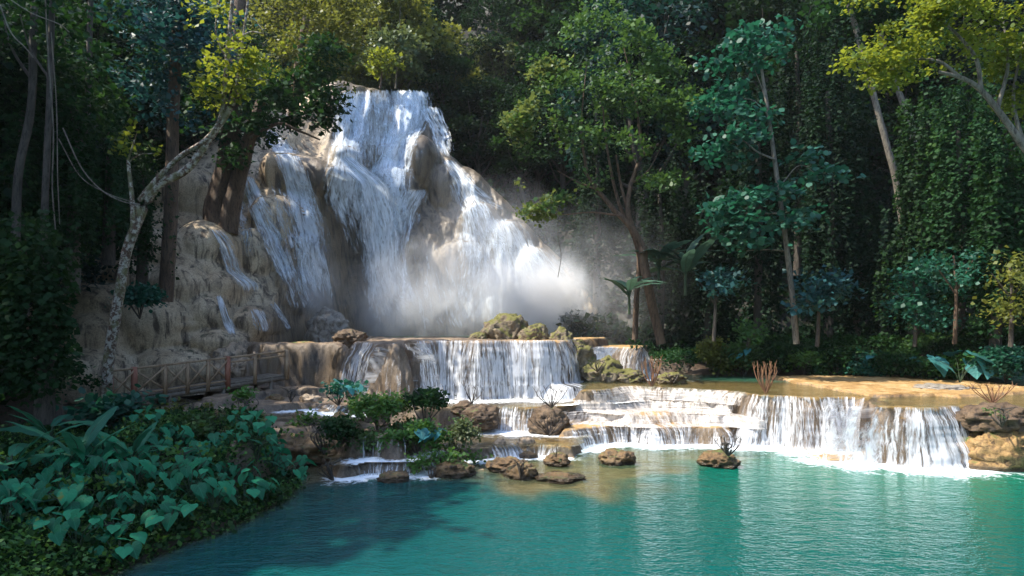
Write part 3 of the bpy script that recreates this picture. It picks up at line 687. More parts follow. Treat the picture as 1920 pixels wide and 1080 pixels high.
# ---------------------------------------------------------------- walkway with railing
def boxes(name, L, m, parent=None):
    V = []; Fc = []
    for a, b, w_, h_ in L:
        a, b = np.array(a, float), np.array(b, float); t = (b-a)/np.linalg.norm(b-a)
        up = np.array([0, 0, 1.]) if abs(t[2]) < .9 else np.array([0, 1., 0]); s = np.cross(t, up); s /= np.linalg.norm(s); u = np.cross(s, t)
        k = len(V)
        for e in (a, b):
            for i, j in ((-1, -1), (1, -1), (1, 1), (-1, 1)): V.append(e+s*i*w_/2+u*j*h_/2)
        Fc += [[k, k+1, k+2, k+3][::-1], [k+4, k+5, k+6, k+7]]+[[k+i, k+(i+1) % 4, k+4+(i+1) % 4, k+4+i] for i in range(4)]
    return mesh_np(name, V, Fc, mats=m, parent=parent)
WOODR = wood_mat('red_brown_wood', (.24, .08, .045), (.36, .16, .10))
WOODT = wood_mat('tan_wood', (.22, .14, .08), (.40, .28, .17))
WOODG = wood_mat('weathered_deck', (.09, .07, .05), (.19, .16, .12))
A0, A1 = W(205, 752, 21.6), W(536, 704, 26.4)
br = empty('wooden_walkway'); tag(br, 'narrow wooden walkway with crossed railing along the foot of the cliff', 'walkway')
def at(t, o=0.0, dz=0.0):
    p = A0+(A1-A0)*t; dirn = (A1-A0)/np.linalg.norm(A1-A0); s = np.array([dirn[1], -dirn[0], 0]); return p+s*o+np.array([0, 0, dz])
rng0 = random.Random(5)
L = []
nb_ = 56
for i in range(nb_):
    t = (i+.5)/nb_; L.append((at(t, 0, rng0.uniform(-.008, .008)), at(t, -1.3, rng0.uniform(-.008, .008)), .15, .05))
boxes('deck', L, WOODG, br)
boxes('beam', [(at(-.01, .02, -.1), at(1.01, .02, -.1), .09, .15), (at(-.01, -1.25, -.1), at(1.01, -1.25, -.1), .09, .15)], WOODG, br)
tp = [.0, .115, .27, .39, .505, .62, .79, 1.0]
big_ = {0, 1, 5, 7}
for side in (.06,):
    for i, t in enumerate(tp):
        boxes('post', [(at(t, side, -.15), at(t, side, 1.0 if i in big_ else .93), .15 if i in big_ else .09, .13)], WOODR if i in (0, 1, 5) else WOODT, br)
    boxes('handrail', [(at(tp[i], side, .95), at(tp[i+1], side, .95), .07, .07) for i in range(7)], WOODT, br)
    boxes('lower_rail', [(at(tp[i], side, .12), at(tp[i+1], side, .12), .05, .06) for i in range(5)], WOODT, br)
    boxes('middle_rail', [(at(tp[i], side, .78), at(tp[i+1], side, .78), .05, .06) for i in (5, 6)], WOODT, br)
    for i in range(5):
        boxes('cross_brace', [(at(tp[i], side+.03, .14), at(tp[i+1], side+.03, .9), .04, .055), (at(tp[i], side-.03, .9), at(tp[i+1], side-.03, .14), .04, .055)], WOODT, br)
for t in (.3, .6, .9):
    for o_ in (0, -1.1): boxes('support', [(at(t, o_, -1.4), at(t, o_, -.12), .12, .12)], WOODG, br)
# ---------------------------------------------------------------- plants
RS = np.random.default_rng(7)
def nrmz(v): return v/np.maximum(np.linalg.norm(v, axis=-1, keepdims=True), 1e-9)
def leaf_geo(P, A, size, asp=.42, droop=.35, jit=.7, fold=.12, upb=.6, rng=RS):
    n = len(P); A = nrmz(nrmz(A)+rng.normal(0, jit, (n, 3))+np.array([0, 0, -droop]))
    up = np.array([0, 0, 1.])+rng.normal(0, 1-upb, (n, 3))
    b = nrmz(np.cross(A, up)); c = np.cross(b, A)
    L = (size*rng.uniform(.5, 1.5, n)**1.2)[:, None]
    v = np.stack([P, P+A*L*.45+b*L*asp-c*L*fold, P+A*L, P+A*L*.45-b*L*asp-c*L*fold], 1)
    return v.reshape(-1, 3)
def hex_geo(P, A, size, asp=.42, droop=.35, jit=.7, upb=.6, rng=RS):
    n = len(P); A = nrmz(nrmz(A)+rng.normal(0, jit, (n, 3))+np.array([0, 0, -droop])); up = np.array([0, 0, 1.])+rng.normal(0, 1-upb, (n, 3))
    b = nrmz(np.cross(A, up)); c = np.cross(b, A); L = (size*rng.uniform(.65, 1.3, n))[:, None]; q = L*asp
    v = np.stack([P, P+A*L*.22+b*q*.85-c*L*.05, P+A*L*.62+b*q*.9-c*L*.09, P+A*L-c*L*.10, P+A*L*.62-b*q*.9-c*L*.09, P+A*L*.22-b*q*.85-c*L*.05], 1)
    return v.reshape(-1, 3)
def crown_pts(cl, rng, thr=-.25, nsc=.9, shell=.6, per=12, spread=.32):
    """cl rows: cx, cy, cz, rx, ry, rz, sprigs -> leaf bases and directions, gaps by noise"""
    PP = []; AA = []
    for cx, cy_, cz, rx, ry, rz, n in cl:
        n = int(n); dv = nrmz(rng.normal(0, 1, (n, 3))); dv[:, 2] = np.where(dv[:, 2] < -.45, -dv[:, 2]*.5, dv[:, 2]); dv = nrmz(dv)
        r = rng.uniform(shell, 1.05, n)[:, None]*(1+.25*vn(dv[:, 0]*2+cx, dv[:, 1]*2+cy_, dv[:, 2]*2+cz)[:, None])
        p = np.array([cx, cy_, cz])+dv*r*np.array([rx, ry, rz])
        k = vn(p[:, 0]*nsc, p[:, 1]*nsc, p[:, 2]*nsc) > thr
        p, dv = p[k], dv[k]
        pp = np.repeat(p, per, 0)+rng.normal(0, spread, (len(p)*per, 3))*np.array([1, 1, .55])
        aa = np.repeat(dv, per, 0)+rng.normal(0, .5, (len(p)*per, 3)); PP.append(pp); AA.append(aa)
    return np.concatenate(PP), np.concatenate(AA)
def leaves(name, P, A, size, m, parent=None, hexa=False, **kw):
    if hexa:
        kw.pop('fold', None); V = hex_geo(P, A, size, **kw); n = len(P)
        return mesh_np(name, V, np.arange(n*6).reshape(n, 6), mats=m, parent=parent)
    V = leaf_geo(P, A, size, **kw); n = len(P)
    return mesh_np(name, V, np.arange(n*4).reshape(n, 4), mats=m, parent=parent)
def cat_pts(pts, n=8):
    P = np.asarray(pts, float)
    if len(P) < 3: return np.stack([np.linspace(P[0, i], P[-1, i], n) for i in range(3)], 1)
    Q = np.concatenate([[2*P[0]-P[1]], P, [2*P[-1]-P[-2]]]); out = []
    for i in range(1, len(Q)-2):
        t = np.linspace(0, 1, n, endpoint=False)[:, None]
        out.append(.5*((2*Q[i])+(-Q[i-1]+Q[i+1])*t+(2*Q[i-1]-5*Q[i]+4*Q[i+1]-Q[i+2])*t**2+(-Q[i-1]+3*Q[i]-3*Q[i+1]+Q[i+2])*t**3))
    return np.concatenate(out+[P[-1:]])
def tubes(name, L, m, parent=None, k=7, seg=6, knob=.08):
    VV = []; FF = []; base = 0
    for pts, r0, r1 in L:
        P = cat_pts(pts, seg); n = len(P); t = nrmz(np.gradient(P, axis=0))
        ref = np.where(np.abs(t[:, 2:3]) > .9, np.array([[1., 0, 0]]), np.array([[0, 0, 1.]]))
        a = nrmz(np.cross(t, ref)); b = np.cross(t, a)
        q = np.linspace(0, 1, n); r = r0*(1-q)+r1*q
        ang = np.linspace(0, 2*np.pi, k, endpoint=False)
        rr = r[:, None]*(1+knob*vn(q[:, None]*n*.8+r0*99, ang[None, :]*2))
        V = P[:, None]+rr[..., None]*(np.cos(ang)[None, :, None]*a[:, None]+np.sin(ang)[None, :, None]*b[:, None])
        VV.append(V.reshape(-1, 3))
        i = np.arange(n-1)[:, None]*k; j = np.arange(k)[None, :]; j2 = (j+1) % k
        FF.append(np.stack([i+j, i+j2, i+k+j2, i+k+j], -1).reshape(-1, 4)+base); base += n*k
    return mesh_np(name, np.concatenate(VV), np.concatenate(FF), smooth=True, mats=m, parent=parent)

LM = {
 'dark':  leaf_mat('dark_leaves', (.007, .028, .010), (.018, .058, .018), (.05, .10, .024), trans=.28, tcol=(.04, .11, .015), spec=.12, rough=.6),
 'night': leaf_mat('deep_shade_leaves', (.004, .012, .007), (.010, .028, .013), (.026, .055, .018), trans=.25, tcol=(.025, .07, .012), spec=.10, rough=.65),  # leaf colour darkened to hold the near-black shade of the background forest
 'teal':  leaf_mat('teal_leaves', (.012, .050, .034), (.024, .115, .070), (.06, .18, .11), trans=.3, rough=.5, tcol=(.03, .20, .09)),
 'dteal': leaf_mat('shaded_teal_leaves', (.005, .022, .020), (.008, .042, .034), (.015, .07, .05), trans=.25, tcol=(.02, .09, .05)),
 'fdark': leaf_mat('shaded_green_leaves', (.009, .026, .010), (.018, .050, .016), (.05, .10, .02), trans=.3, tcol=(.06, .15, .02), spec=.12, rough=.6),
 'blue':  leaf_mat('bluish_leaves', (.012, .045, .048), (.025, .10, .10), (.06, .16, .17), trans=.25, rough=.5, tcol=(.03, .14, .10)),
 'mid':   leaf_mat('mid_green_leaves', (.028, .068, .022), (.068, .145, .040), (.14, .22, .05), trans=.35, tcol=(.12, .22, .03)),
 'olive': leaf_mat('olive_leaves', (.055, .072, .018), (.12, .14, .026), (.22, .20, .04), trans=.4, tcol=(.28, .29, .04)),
 'lime':  leaf_mat('yellow_green_leaves', (.035, .075, .012), (.13, .18, .022), (.28, .29, .03), trans=.45, tcol=(.40, .42, .03)),
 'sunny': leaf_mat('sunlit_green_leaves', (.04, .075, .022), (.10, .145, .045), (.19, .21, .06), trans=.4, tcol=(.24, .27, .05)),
 'pale':  leaf_mat('pale_green_leaves', (.045, .075, .035), (.10, .14, .06), (.18, .20, .08), trans=.3, tcol=(.20, .24, .06)),
 'fern':  leaf_mat('fresh_green_leaves', (.03, .10, .025), (.08, .20, .04), (.17, .29, .06), trans=.35, tcol=(.20, .38, .05)),
}
def tree(name, label, cat, base, trunkL, cl, lm, bark, size=.22, seed=1, thr=-.25, per=12, spread=.32, group=None, second=None, **kw):
    """trunkL: list of (points, r0, r1) in world space; cl: crown clumps in world space; origin at base"""
    r = empty(name, tuple(map(float, base))); tag(r, label, cat, group); rng = np.random.default_rng(seed)
    b = np.asarray(base, float)
    tubes('trunk', [([np.asarray(p, float)-b for p in pts], r0, r1) for pts, r0, r1 in trunkL], bark, r)
    P, A = crown_pts([(c[0]-b[0], c[1]-b[1], c[2]-b[2], *c[3:]) for c in cl], rng, thr=thr, per=per, spread=spread)
    leaves('crown', P, A, size, LM[lm] if isinstance(lm, str) else lm, r, rng=rng, **kw)
    if second:
        P, A = crown_pts([(c[0]-b[0], c[1]-b[1], c[2]-b[2], *c[3:]) for c in second[0]], rng, thr=thr, per=per, spread=spread)
        leaves('crown', P, A, size, LM[second[1]], r, rng=rng, **kw)
    return r
def C(px, py, d, rpx, rpy=None, dens=1.0, dep=1.0):      # a clump seen at a pixel
    p = W(px, py, d); rx = rpx*d/F; rz = (rpy or rpx*.8)*d/F
    return (p[0], p[1], p[2], rx, rx*dep, rz, max(8, dens*52*(rx*rz)))
def Lm(pix, d, r0, r1):                                 # a limb through pixels (x, y[, depth])
    return ([W(p[0], p[1], p[2] if len(p) > 2 else d) for p in pix], r0, r1)

# --- generic forest trees (built once, then copied)
def generic(name, seed, h, cr, lm, bark, size=.3, ncl=11, sprigs=95, per=12, lean=.0, low=.35):
    rng = np.random.default_rng(seed); top = np.array([lean*h, 0, h*.8])
    pts = [np.zeros(3), np.array([.1*h*rng.normal(0, .3), .03*h, h*.3]), top*.6+rng.normal(0, .02*h, 3), top]
    L = [(pts, .028*h, .008*h)]; cl = []
    for i in range(ncl):
        a = i*2.4+rng.uniform(0, .6); zf = low+(1-low)*((i+.5)/ncl); rr = cr*(1-.55*abs(zf-.6)/.6)*rng.uniform(.55, 1.0)
        c = np.array([math.cos(a)*rr, math.sin(a)*rr, h*zf])
        s = cat_pts(pts)[int(min(.95, zf*.8)*20) % 24]
        L.append(([s, (s+c)/2+np.array([0, 0, -.03*h]), c], .010*h, .002*h))
        q = cr*rng.uniform(.38, .6); cl.append((c[0], c[1], c[2], q, q, q*.72, sprigs*rng.uniform(.7, 1.2)))
    cl.append((top[0], top[1], h*.98, cr*.5, cr*.5, cr*.4, sprigs))
    r = empty(name); tubes('trunk', L, bark, r, k=6, seg=5)
    P, A = crown_pts(cl, rng, per=per, spread=.4); leaves('crown', P, A, size, LM[lm], r, rng=rng)
    return r
FAR = (0, -400, -60)
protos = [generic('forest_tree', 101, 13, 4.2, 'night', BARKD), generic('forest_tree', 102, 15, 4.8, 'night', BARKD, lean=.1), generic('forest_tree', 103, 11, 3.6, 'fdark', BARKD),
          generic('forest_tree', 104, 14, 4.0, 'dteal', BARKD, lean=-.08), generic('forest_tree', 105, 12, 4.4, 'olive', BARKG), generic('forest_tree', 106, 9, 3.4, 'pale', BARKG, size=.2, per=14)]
used = [False]*len(protos)
def place(k, x, y, s=1., rz=None, label='', group=None, dz=-.5, cat='tree', z=None):
    x = float(x); y = float(y)
    if z is None: z = float(surf_h(np.array([[x]]), np.array([[y]]))[0, 0])
    rz = rz if rz is not None else (x*12.9+y*78.2) % 6.28
    if not used[k]:
        r = protos[k]; used[k] = True; r.location = (x, y, z+dz); r.rotation_euler = (0, 0, rz); r.scale = (s,)*3
        tag(r, label, cat, group)
    else:
        r = dup(protos[k], (x, y, z+dz), rz, s, label, cat, group)
    r['category'] = cat
    return r
GR = random.Random(3)
ORD = 'first second third fourth fifth sixth seventh eighth ninth tenth eleventh twelfth thirteenth fourteenth fifteenth sixteenth seventeenth eighteenth nineteenth twentieth'.split()
def ordered(items, fmt):
    """labels by order from the left as seen from the viewer"""
    for i, o in enumerate(sorted(items, key=lambda o: o.location.x/max(o.location.y, 1))): o['label'] = fmt % (ORD[i] if i < 20 else 'twenty-'+ORD[i-20])
ROWW = ['lowest', 'second', 'third', 'fourth', 'topmost']
# slope behind the falls and to the right: rows of trees climbing the hill
n = 0
for row, (yy, dx, s0) in enumerate([(47, 4.6, .95), (53, 5.0, 1.0), (60, 5.6, 1.1), (68, 6.5, 1.2), (77, 7.5, 1.35)]):
    x = -52+row*1.3; rowR = []; rowL = []
    while x < 62:
        xx = x+GR.uniform(-1.4, 1.4); y2 = yy+GR.uniform(-2, 2)
        onc = -20 < xx < 4 and y2 < 60
        if not onc and not (xx < 3 and row == 0) and abs(xx) < .80*y2+4:
            right = xx > 3
            k = GR.choice([0, 1, 2, 0, 1, 3]) if right else GR.choice([0, 1, 2, 3, 4])
            if row >= 2 and -8 < xx < 14: k = GR.choice([5, 2, 0, 1])
            ro = place(k, xx, y2, s0*GR.uniform(.85, 1.25), label='dark leafy forest tree on the steep slope %s' % ('behind the right pool' if right else 'above and left of the tall waterfall'),
                  group='dark forest trees on the slope %s' % ('right' if right else 'left'), dz=-1.0)
            n += 1; (rowR if right else rowL).append(ro)
        x += dx
    ordered(rowR, 'dark forest tree in the '+ROWW[row]+' row of the right slope, %s from the left')
    ordered(rowL, 'dark forest tree in the '+ROWW[row]+' row above the left cliff, %s from the left')
# trees crowning the top of the fall
rr_ = []
for x, y, k, s in [(-12.8, 60, 5, .75), (-9.5, 61.5, 5, .8), (-6.0, 60, 2, .7), (-16, 59, 4, .8), (-2.5, 58, 0, .75), (1.0, 56, 2, .7)]:
    rr_ += [place(k, x, y, s, label='leafy tree standing on the ridge just above the waterfall lip', group='trees on the ridge above the lip', dz=-2.0, z=21.5 if x < -4 else 16)]
ordered(rr_, 'leafy tree on the ridge above the waterfall lip, %s from the left')
rr_ = []
for x, y, k, s in [(-1.5, 63, 1, .9), (2.5, 60, 0, .9), (-6, 66, 4, .9), (4.5, 55, 0, .8), (-11, 68, 2, 1.), (0, 70, 1, 1.)]:
    rr_.append(place(k, x, y, s, group='trees on the ridge above the lip', dz=-1.5))
ordered(rr_, 'taller tree at the back of the ridge above the waterfall lip, %s from the left')
rr_ = []
for x, y, k, s in [(-19, 22, 0, .8), (-22, 26, 1, .95), (-26, 24, 0, 1.0), (-21, 31, 2, .9), (-25, 35, 1, 1.0), (-23, 40, 0, 1.05), (-27, 45, 1, 1.1), (-20.5, 44, 3, .85), (-31, 32, 0, 1.1), (-18.5, 27.5, 3, .7), (-33, 41, 2, 1.1), (-24, 50, 0, 1.1), (-30, 53, 1, 1.1)]:
    rr_ += [place(k, x, y, s, label='dark tree crowding the shaded hillside left of the cliff', group='dark trees on the left hillside', dz=-1.2)]
ordered(rr_, 'dark tree crowding the shaded hillside left of the cliff, %s from the left')
rr_ = []
# trees round the pool outside the picture: they shade the left and close the clearing
for x, y, k, s in [(-19, 5, 0, 1.2), (29, 2, 1, 1.0), (27, 14, 0, 1.0), (-24, 14, 0, 1.3)]:
    place(k, x, y, s, label='tall leafy tree on the bank around the pool', group='trees round the pool', dz=-.3)['label'] = 'tall leafy tree on the bank around the pool, %s' % {-19: 'behind the left bank plants', 29: 'on the right beyond the frame', 27: 'on the right shore', -24: 'furthest left'}[x]
# ---------------------------------------------------------------- the trees one can point at
# forked lichen-white tree by the walkway
tree('forked_tree', 'crooked white-mottled forked tree leaning over the left end of the walkway', 'tree', W(200, 765, 20.6),
     [Lm([(200, 765), (203, 680), (222, 560), (238, 470), (252, 430), (292, 352), (350, 318), (392, 262), (428, 208), (440, 180)], 20.6, .17, .09),
      Lm([(242, 470), (262, 410), (262, 375), (330, 300), (385, 262), (415, 215), (425, 110), (436, 0), (440, -60)], 20.5, .09, .05),
      Lm([(250, 440), (248, 380), (243, 330), (240, 300)], 20.4, .08, .05),
      Lm([(440, 180), (445, 150), (460, 40), (470, -40)], 20.5, .05, .03), Lm([(430, 120), (405, 60), (415, -20)], 20.5, .035, .015),
      Lm([(440, 75), (470, 60), (495, 62), (480, 40)], 20.4, .03, .012), Lm([(440, 145), (480, 148), (505, 150)], 20.4, .025, .01),
      Lm([(240, 300), (250, 270), (258, 245)], 20.4, .03, .01), Lm([(240, 305), (262, 290), (290, 288)], 20.4, .025, .01)],
     [C(250, 262, 20.4, 24, 20, 2.6), C(275, 285, 20.4, 20, 10, 2.6), C(236, 288, 20.3, 20, 12, 2.4), C(415, 150, 20.2, 46, 40, 1.2), C(440, 110, 20.4, 60, 34, 1.1), C(490, 130, 20.2, 44, 26, 1.3), C(395, 178, 20.2, 30, 22, 1.6),
      C(420, 40, 20.6, 70, 40, .9), C(500, 60, 20.6, 50, 40, .9), C(450, 170, 20.1, 30, 18, 1.5)], 'lime', LICHEN, size=.135, seed=3, thr=-.1, per=11, spread=.16)
# double trunk
tree('buttressed_tree', 'thick brown double-trunked tree rooted on top of the tan rocks', 'tree', W(415, 425, 35),
     [Lm([(412, 432), (408, 390), (425, 320), (434, 240), (440, 120), (450, 0)], 34.6, .75, .32), Lm([(425, 436), (432, 395), (448, 330), (466, 265), (490, 190)], 34.4, .6, .25), Lm([(398, 412), (410, 400), (420, 350)], 34.5, .35, .2),
      Lm([(470, 260), (520, 232), (560, 245), (600, 262)], 33.6, .12, .04), Lm([(450, 180), (400, 120), (350, 90)], 34, .16, .04)],
     [C(455, 250, 33.4, 60, 40, .9), C(520, 215, 33.5, 66, 36, 1), C(580, 225, 33.4, 46, 32, 1), C(555, 160, 34, 60, 44, .9), C(600, 120, 34, 46, 50, .8), C(470, 180, 33.8, 80, 50, .8), C(390, 220, 34, 50, 50, .8),
      C(450, 300, 33.2, 34, 26, .9), C(620, 190, 33.5, 26, 40, .8), C(340, 150, 34.5, 70, 60, .8)], 'dark', BARK, size=.24, seed=4, spread=.26)
tree('olive_tree_crown', 'feathery olive crowned tree hanging over the left edge of the waterfall lip', 'tree', W(548, 215, 40),
     [Lm([(548, 240), (560, 120), (580, 0), (590, -60)], 38, .3, .12), Lm([(570, 100), (620, 60), (660, 40)], 37.5, .1, .03)],
     [C(600, 50, 36, 66, 60, .9), C(640, 110, 36, 46, 60, .8), C(600, 160, 36, 40, 44, .8), C(530, 30, 36, 60, 50, .8), C(650, 20, 36, 50, 40, .9), C(560, 100, 36, 50, 50, .8), C(645, 160, 36.4, 22, 26, .8)], 'olive', BARK, size=.17, seed=5, per=14, spread=.3)
tree('straight_tree', 'straight dark brown trunk standing left of the tan dome rock', 'tree', W(312, 560, 27.5),
     [Lm([(310, 566), (316, 470), (322, 350), (325, 200), (335, 40), (340, -60)], 27.5, .30, .2)],
     [C(330, 90, 27, 80, 60, .8), C(280, 160, 27, 60, 60, .8), C(380, 120, 27, 60, 50, .8), C(300, 20, 27, 80, 40, .9), C(250, 60, 27, 60, 60, .7), C(390, 40, 27, 60, 40, .8), C(330, 210, 27, 50, 40, .8)], 'blue', BARK, size=.20, seed=6, spread=.25)
for i, (x0, x1, d, r, lab) in enumerate([(28, 62, 20, .13, 'leftmost slender trunk in the dark thicket'), (80, 96, 19, .10, 'slender pale trunk tangled with hanging vines on the left'), (140, 168, 24, .12, 'thin trunk behind the hanging vines on the left')]):
    b = W(x0, 480, d)
    tree('slender_tree', lab, 'tree', b, [Lm([(x0, 480), (x0+6, 330), (x1-4, 200), (x1, 60), (x1+5, -60)], d, r, r*.7), Lm([(x1-2, 150), (x1-40, 90), (x1-60, 20)], d, r*.4, r*.1)],
         [C(x1+10, 30, d, 60, 50, .8), C(x1-40, 90, d+1, 40, 40, .8), C(x1+60, 120, d+1, 50, 50, .7), C(x1+30, 200, d+1.5, 36, 40, .7)], 'dark', BARKD, size=.16, seed=30+i, per=10, spread=.2)
# central spreading tree
tree('spreading_tree', 'broad green tree with reddish forking limbs right of the waterfall', 'tree', W(1238, 640, 31),
     [Lm([(1240, 645), (1222, 570), (1208, 500), (1205, 462)], 31, .22, .20), Lm([(1205, 462), (1182, 425), (1150, 392), (1120, 355), (1095, 320)], 31, .17, .06), Lm([(1195, 450), (1178, 400), (1182, 350), (1205, 290), (1235, 270)], 31, .15, .05),
      Lm([(1180, 400), (1165, 350), (1155, 290)], 31.3, .09, .04), Lm([(1120, 355), (1080, 340), (1045, 320)], 30.6, .05, .02), Lm([(1165, 405), (1110, 398), (1060, 402), (1012, 400)], 30.3, .05, .015), Lm([(1183, 345), (1215, 320), (1240, 275)], 31, .05, .02),
      Lm([(1100, 320), (1090, 240), (1100, 120)], 31.5, .07, .02), Lm([(1205, 290), (1190, 180), (1170, 90)], 32, .08, .02), Lm([(1190, 640), (1193, 560), (1196, 470), (1160, 380), (1140, 290), (1130, 200)], 31.6, .15, .03)],
     [C(975, 270, 30, 34, 46, 1.3), C(955, 310, 29.8, 20, 26, 1.3), C(1000, 300, 30, 34, 36, 1.2), C(1010, 240, 30.4, 40, 40, 1.2), C(1040, 190, 31, 46, 50, 1.2), C(1060, 120, 31.6, 50, 50, 1.1), C(1120, 70, 32, 60, 40, 1.1),
      C(1180, 100, 32, 66, 44, 1.1), C(1100, 180, 31, 60, 50, 1.1), C(1170, 190, 31, 66, 50, 1.0), C(1240, 150, 32, 56, 50, 1.0), C(1240, 220, 31, 56, 36, 1.1), C(1280, 200, 31.6, 46, 40, 1.0), C(1090, 260, 30.6, 46, 34, 1.1),
      C(1170, 275, 30.4, 50, 26, 1.1), C(1125, 320, 30, 40, 20, 1.1), C(1015, 398, 29.8, 36, 16, 1.3), C(1060, 380, 30, 40, 16, 1.3), C(1110, 345, 30.2, 30, 18, 1.2), C(1240, 345, 30.5, 40, 22, 1.1), C(1290, 270, 31, 34, 30, 1.0), C(1130, 30, 32.6, 50, 24, 1.0)],
     'mid', BARK, size=.18, seed=8, per=13, spread=.22, thr=-.1,
     second=([C(968, 262, 29.8, 34, 44, 2.2), C(950, 305, 29.6, 18, 28, 2.4), C(995, 315, 29.8, 30, 34, 2.2), C(1000, 225, 30.2, 34, 34, 1.8), C(1010, 400, 29.6, 30, 13, 2.2), C(1050, 382, 29.7, 36, 14, 2), C(1030, 150, 31, 30, 36, 1.4), C(985, 345, 29.6, 16, 14, 2)], 'sunny'))  # paler leaf colour paints the sunlit left side of the crown
# tall thin tree with big round leaves
tree('tall_thin_tree', 'tall thin tree with tiers of broad teal leaves in front of the dark forest', 'tree', W(1492, 640, 29),
     [Lm([(1493, 645), (1486, 560), (1472, 440), (1455, 320), (1440, 210), (1428, 130)], 29, .14, .06), Lm([(1455, 300), (1420, 285), (1395, 265), (1370, 262)], 28.8, .05, .02), Lm([(1440, 210), (1430, 170), (1415, 130)], 29, .03, .015), Lm([(1470, 470), (1440, 468), (1400, 470)], 28.8, .035, .015),
      Lm([(1440, 215), (1415, 190), (1395, 185)], 29, .03, .015), Lm([(1462, 350), (1500, 310), (1540, 335)], 29.2, .03, .012), Lm([(1468, 400), (1420, 400), (1350, 400)], 28.6, .04, .015)],
     [C(1400, 80, 29, 40, 18, 1.2), C(1430, 105, 29, 46, 16, 1.2), C(1350, 120, 29, 34, 14, 1.2), C(1375, 170, 29, 44, 14, 1.4), C(1335, 195, 29, 32, 14, 1.2), C(1385, 215, 28.8, 44, 14, 1.3), C(1425, 228, 28.8, 26, 12, 1.4), C(1380, 265, 28.6, 50, 14, 1.3), C(1335, 290, 28.8, 30, 12, 1.2),
      C(1398, 305, 28.4, 20, 12, 1.4), C(1340, 395, 28.4, 44, 16, 1.4), C(1400, 380, 28.3, 54, 16, 1.4), C(1380, 425, 28.3, 54, 22, 1.2), C(1455, 362, 28.4, 34, 14, 1.4), C(1485, 415, 28.4, 40, 16, 1.4), C(1395, 460, 28.4, 44, 14, 1.2), C(1500, 295, 29, 30, 9, 1.2), C(1545, 330, 29.4, 34, 14, 1.2), C(1460, 60, 29, 16, 12, 1)],
     'teal', BARKG, size=.25, seed=9, per=9, spread=.3, asp=.46, hexa=True, thr=-.5)
def small_tree(label, px, py, d, top, r, lm, seed, bark=BARKD, size=.18, cat='small tree', rz=None, asp=.42, per=11, extra=()):
    b = W(px, py, d); h = (py-top)*d/F
    return tree('small_tree', label, cat, b, [Lm([(px, py), (px+3, (py+top)/2), (px-2, top+r*.4)], d, .09, .04), Lm([(px+1, (py+top)/2), (px+r*.6, top+r*.5)], d, .04, .015), Lm([(px+1, (py+top)/2), (px-r*.6, top+r*.7)], d-.1, .04, .015)],
                [C(px, top+r*.35, d, r*.7, r*.35, 1.3), C(px+r*.5, top+r*.7, d-.2, r*.5, r*.3, 1.3), C(px-r*.5, top+r*.8, d-.2, r*.5, r*.3, 1.3), C(px, top+r*1.1, d-.4, r*.6, r*.3, 1.2)]+list(extra), lm, bark, size=size, seed=seed, per=per, spread=.28, asp=asp, thr=-.05)
small_tree('little tree with blue-green leaves at the foot of the tall thin tree', 1532, 650, 28.5, 508, 62, 'blue', 11, size=.22)
small_tree('slim sapling with sparse grey-green leaves left of the tall thin tree', 1338, 640, 30, 498, 44, 'blue', 12, size=.2)
small_tree('small tree with a golden vine wrapped trunk under teal leaves on the right', 1790, 645, 27.5, 455, 60, 'teal', 13, bark=BARK, size=.16, extra=[C(1740, 520, 28, 40, 40, 1.0), C(1835, 540, 28, 34, 44, .9)])
small_tree('drooping willow-like bush tree left of the golden trunk', 1715, 650, 29, 500, 70, 'teal', 14, size=.16, extra=[C(1690, 590, 29, 46, 34, 1), C(1750, 600, 28.6, 40, 34, 1)])
small_tree('scrubby tree with yellowish leaves at the right edge above the terrace', 1895, 650, 25, 470, 60, 'olive', 15, size=.15, extra=[C(1900, 590, 25, 40, 44, 1)])
small_tree('bright young shrub tree on the far bank', 1402, 650, 31, 606, 22, 'mid', 16, size=.16)
small_tree('pale sunlit shrub growing on the lip of the tall waterfall', 713, 166, 50, 96, 30, 'lime', 17, size=.24, bark=BARK)
small_tree('bare-stemmed grey tree above the waterfall lip', 742, 166, 53, 60, 60, 'pale', 18, size=.28, bark=BARKG)
# top right overhanging tree
tree('overhanging_tree', 'sunlit yellow-green tree whose curved bough hangs in from the upper right', 'tree', W(2010, 420, 17),
     [Lm([(2010, 600), (1985, 380), (1920, 275), (1870, 205), (1835, 165), (1800, 145), (1760, 135)], 17, .11, .04), Lm([(1800, 145), (1760, 115), (1700, 110), (1650, 100)], 17, .05, .015), Lm([(1840, 170), (1830, 110), (1790, 60), (1740, 20)], 17, .06, .02),
      Lm([(1870, 205), (1890, 120), (1880, 30)], 17.2, .06, .02), Lm([(1920, 275), (1900, 180), (1925, 60)], 17.4, .06, .02)],
     [C(1640, 60, 16.6, 50, 44, 5.2), C(1615, 105, 16.4, 34, 34, 5.6), C(1660, 130, 16.5, 40, 24, 5.2), C(1700, 40, 17, 60, 44, 4.8), C(1720, 100, 16.6, 50, 34, 4.8), C(1780, 40, 17, 60, 44, 4.8), C(1790, 110, 17, 46, 30, 4.4), C(1850, 60, 17, 60, 50, 4.4),
      C(1900, 120, 17.3, 50, 50, 4.0), C(1650, 158, 16.3, 20, 10, 5.6), C(1690, 155, 16.5, 30, 12, 4.8), C(1620, 10, 16.8, 40, 30, 4.8), C(1740, -20, 17, 80, 30, 4.8), C(1860, -20, 17, 80, 30, 4.4), C(1900, 200, 17.6, 30, 40, 3.6)], 'lime', BARKG, size=.10, seed=20, per=13, spread=.15, thr=-.3, hexa=True)
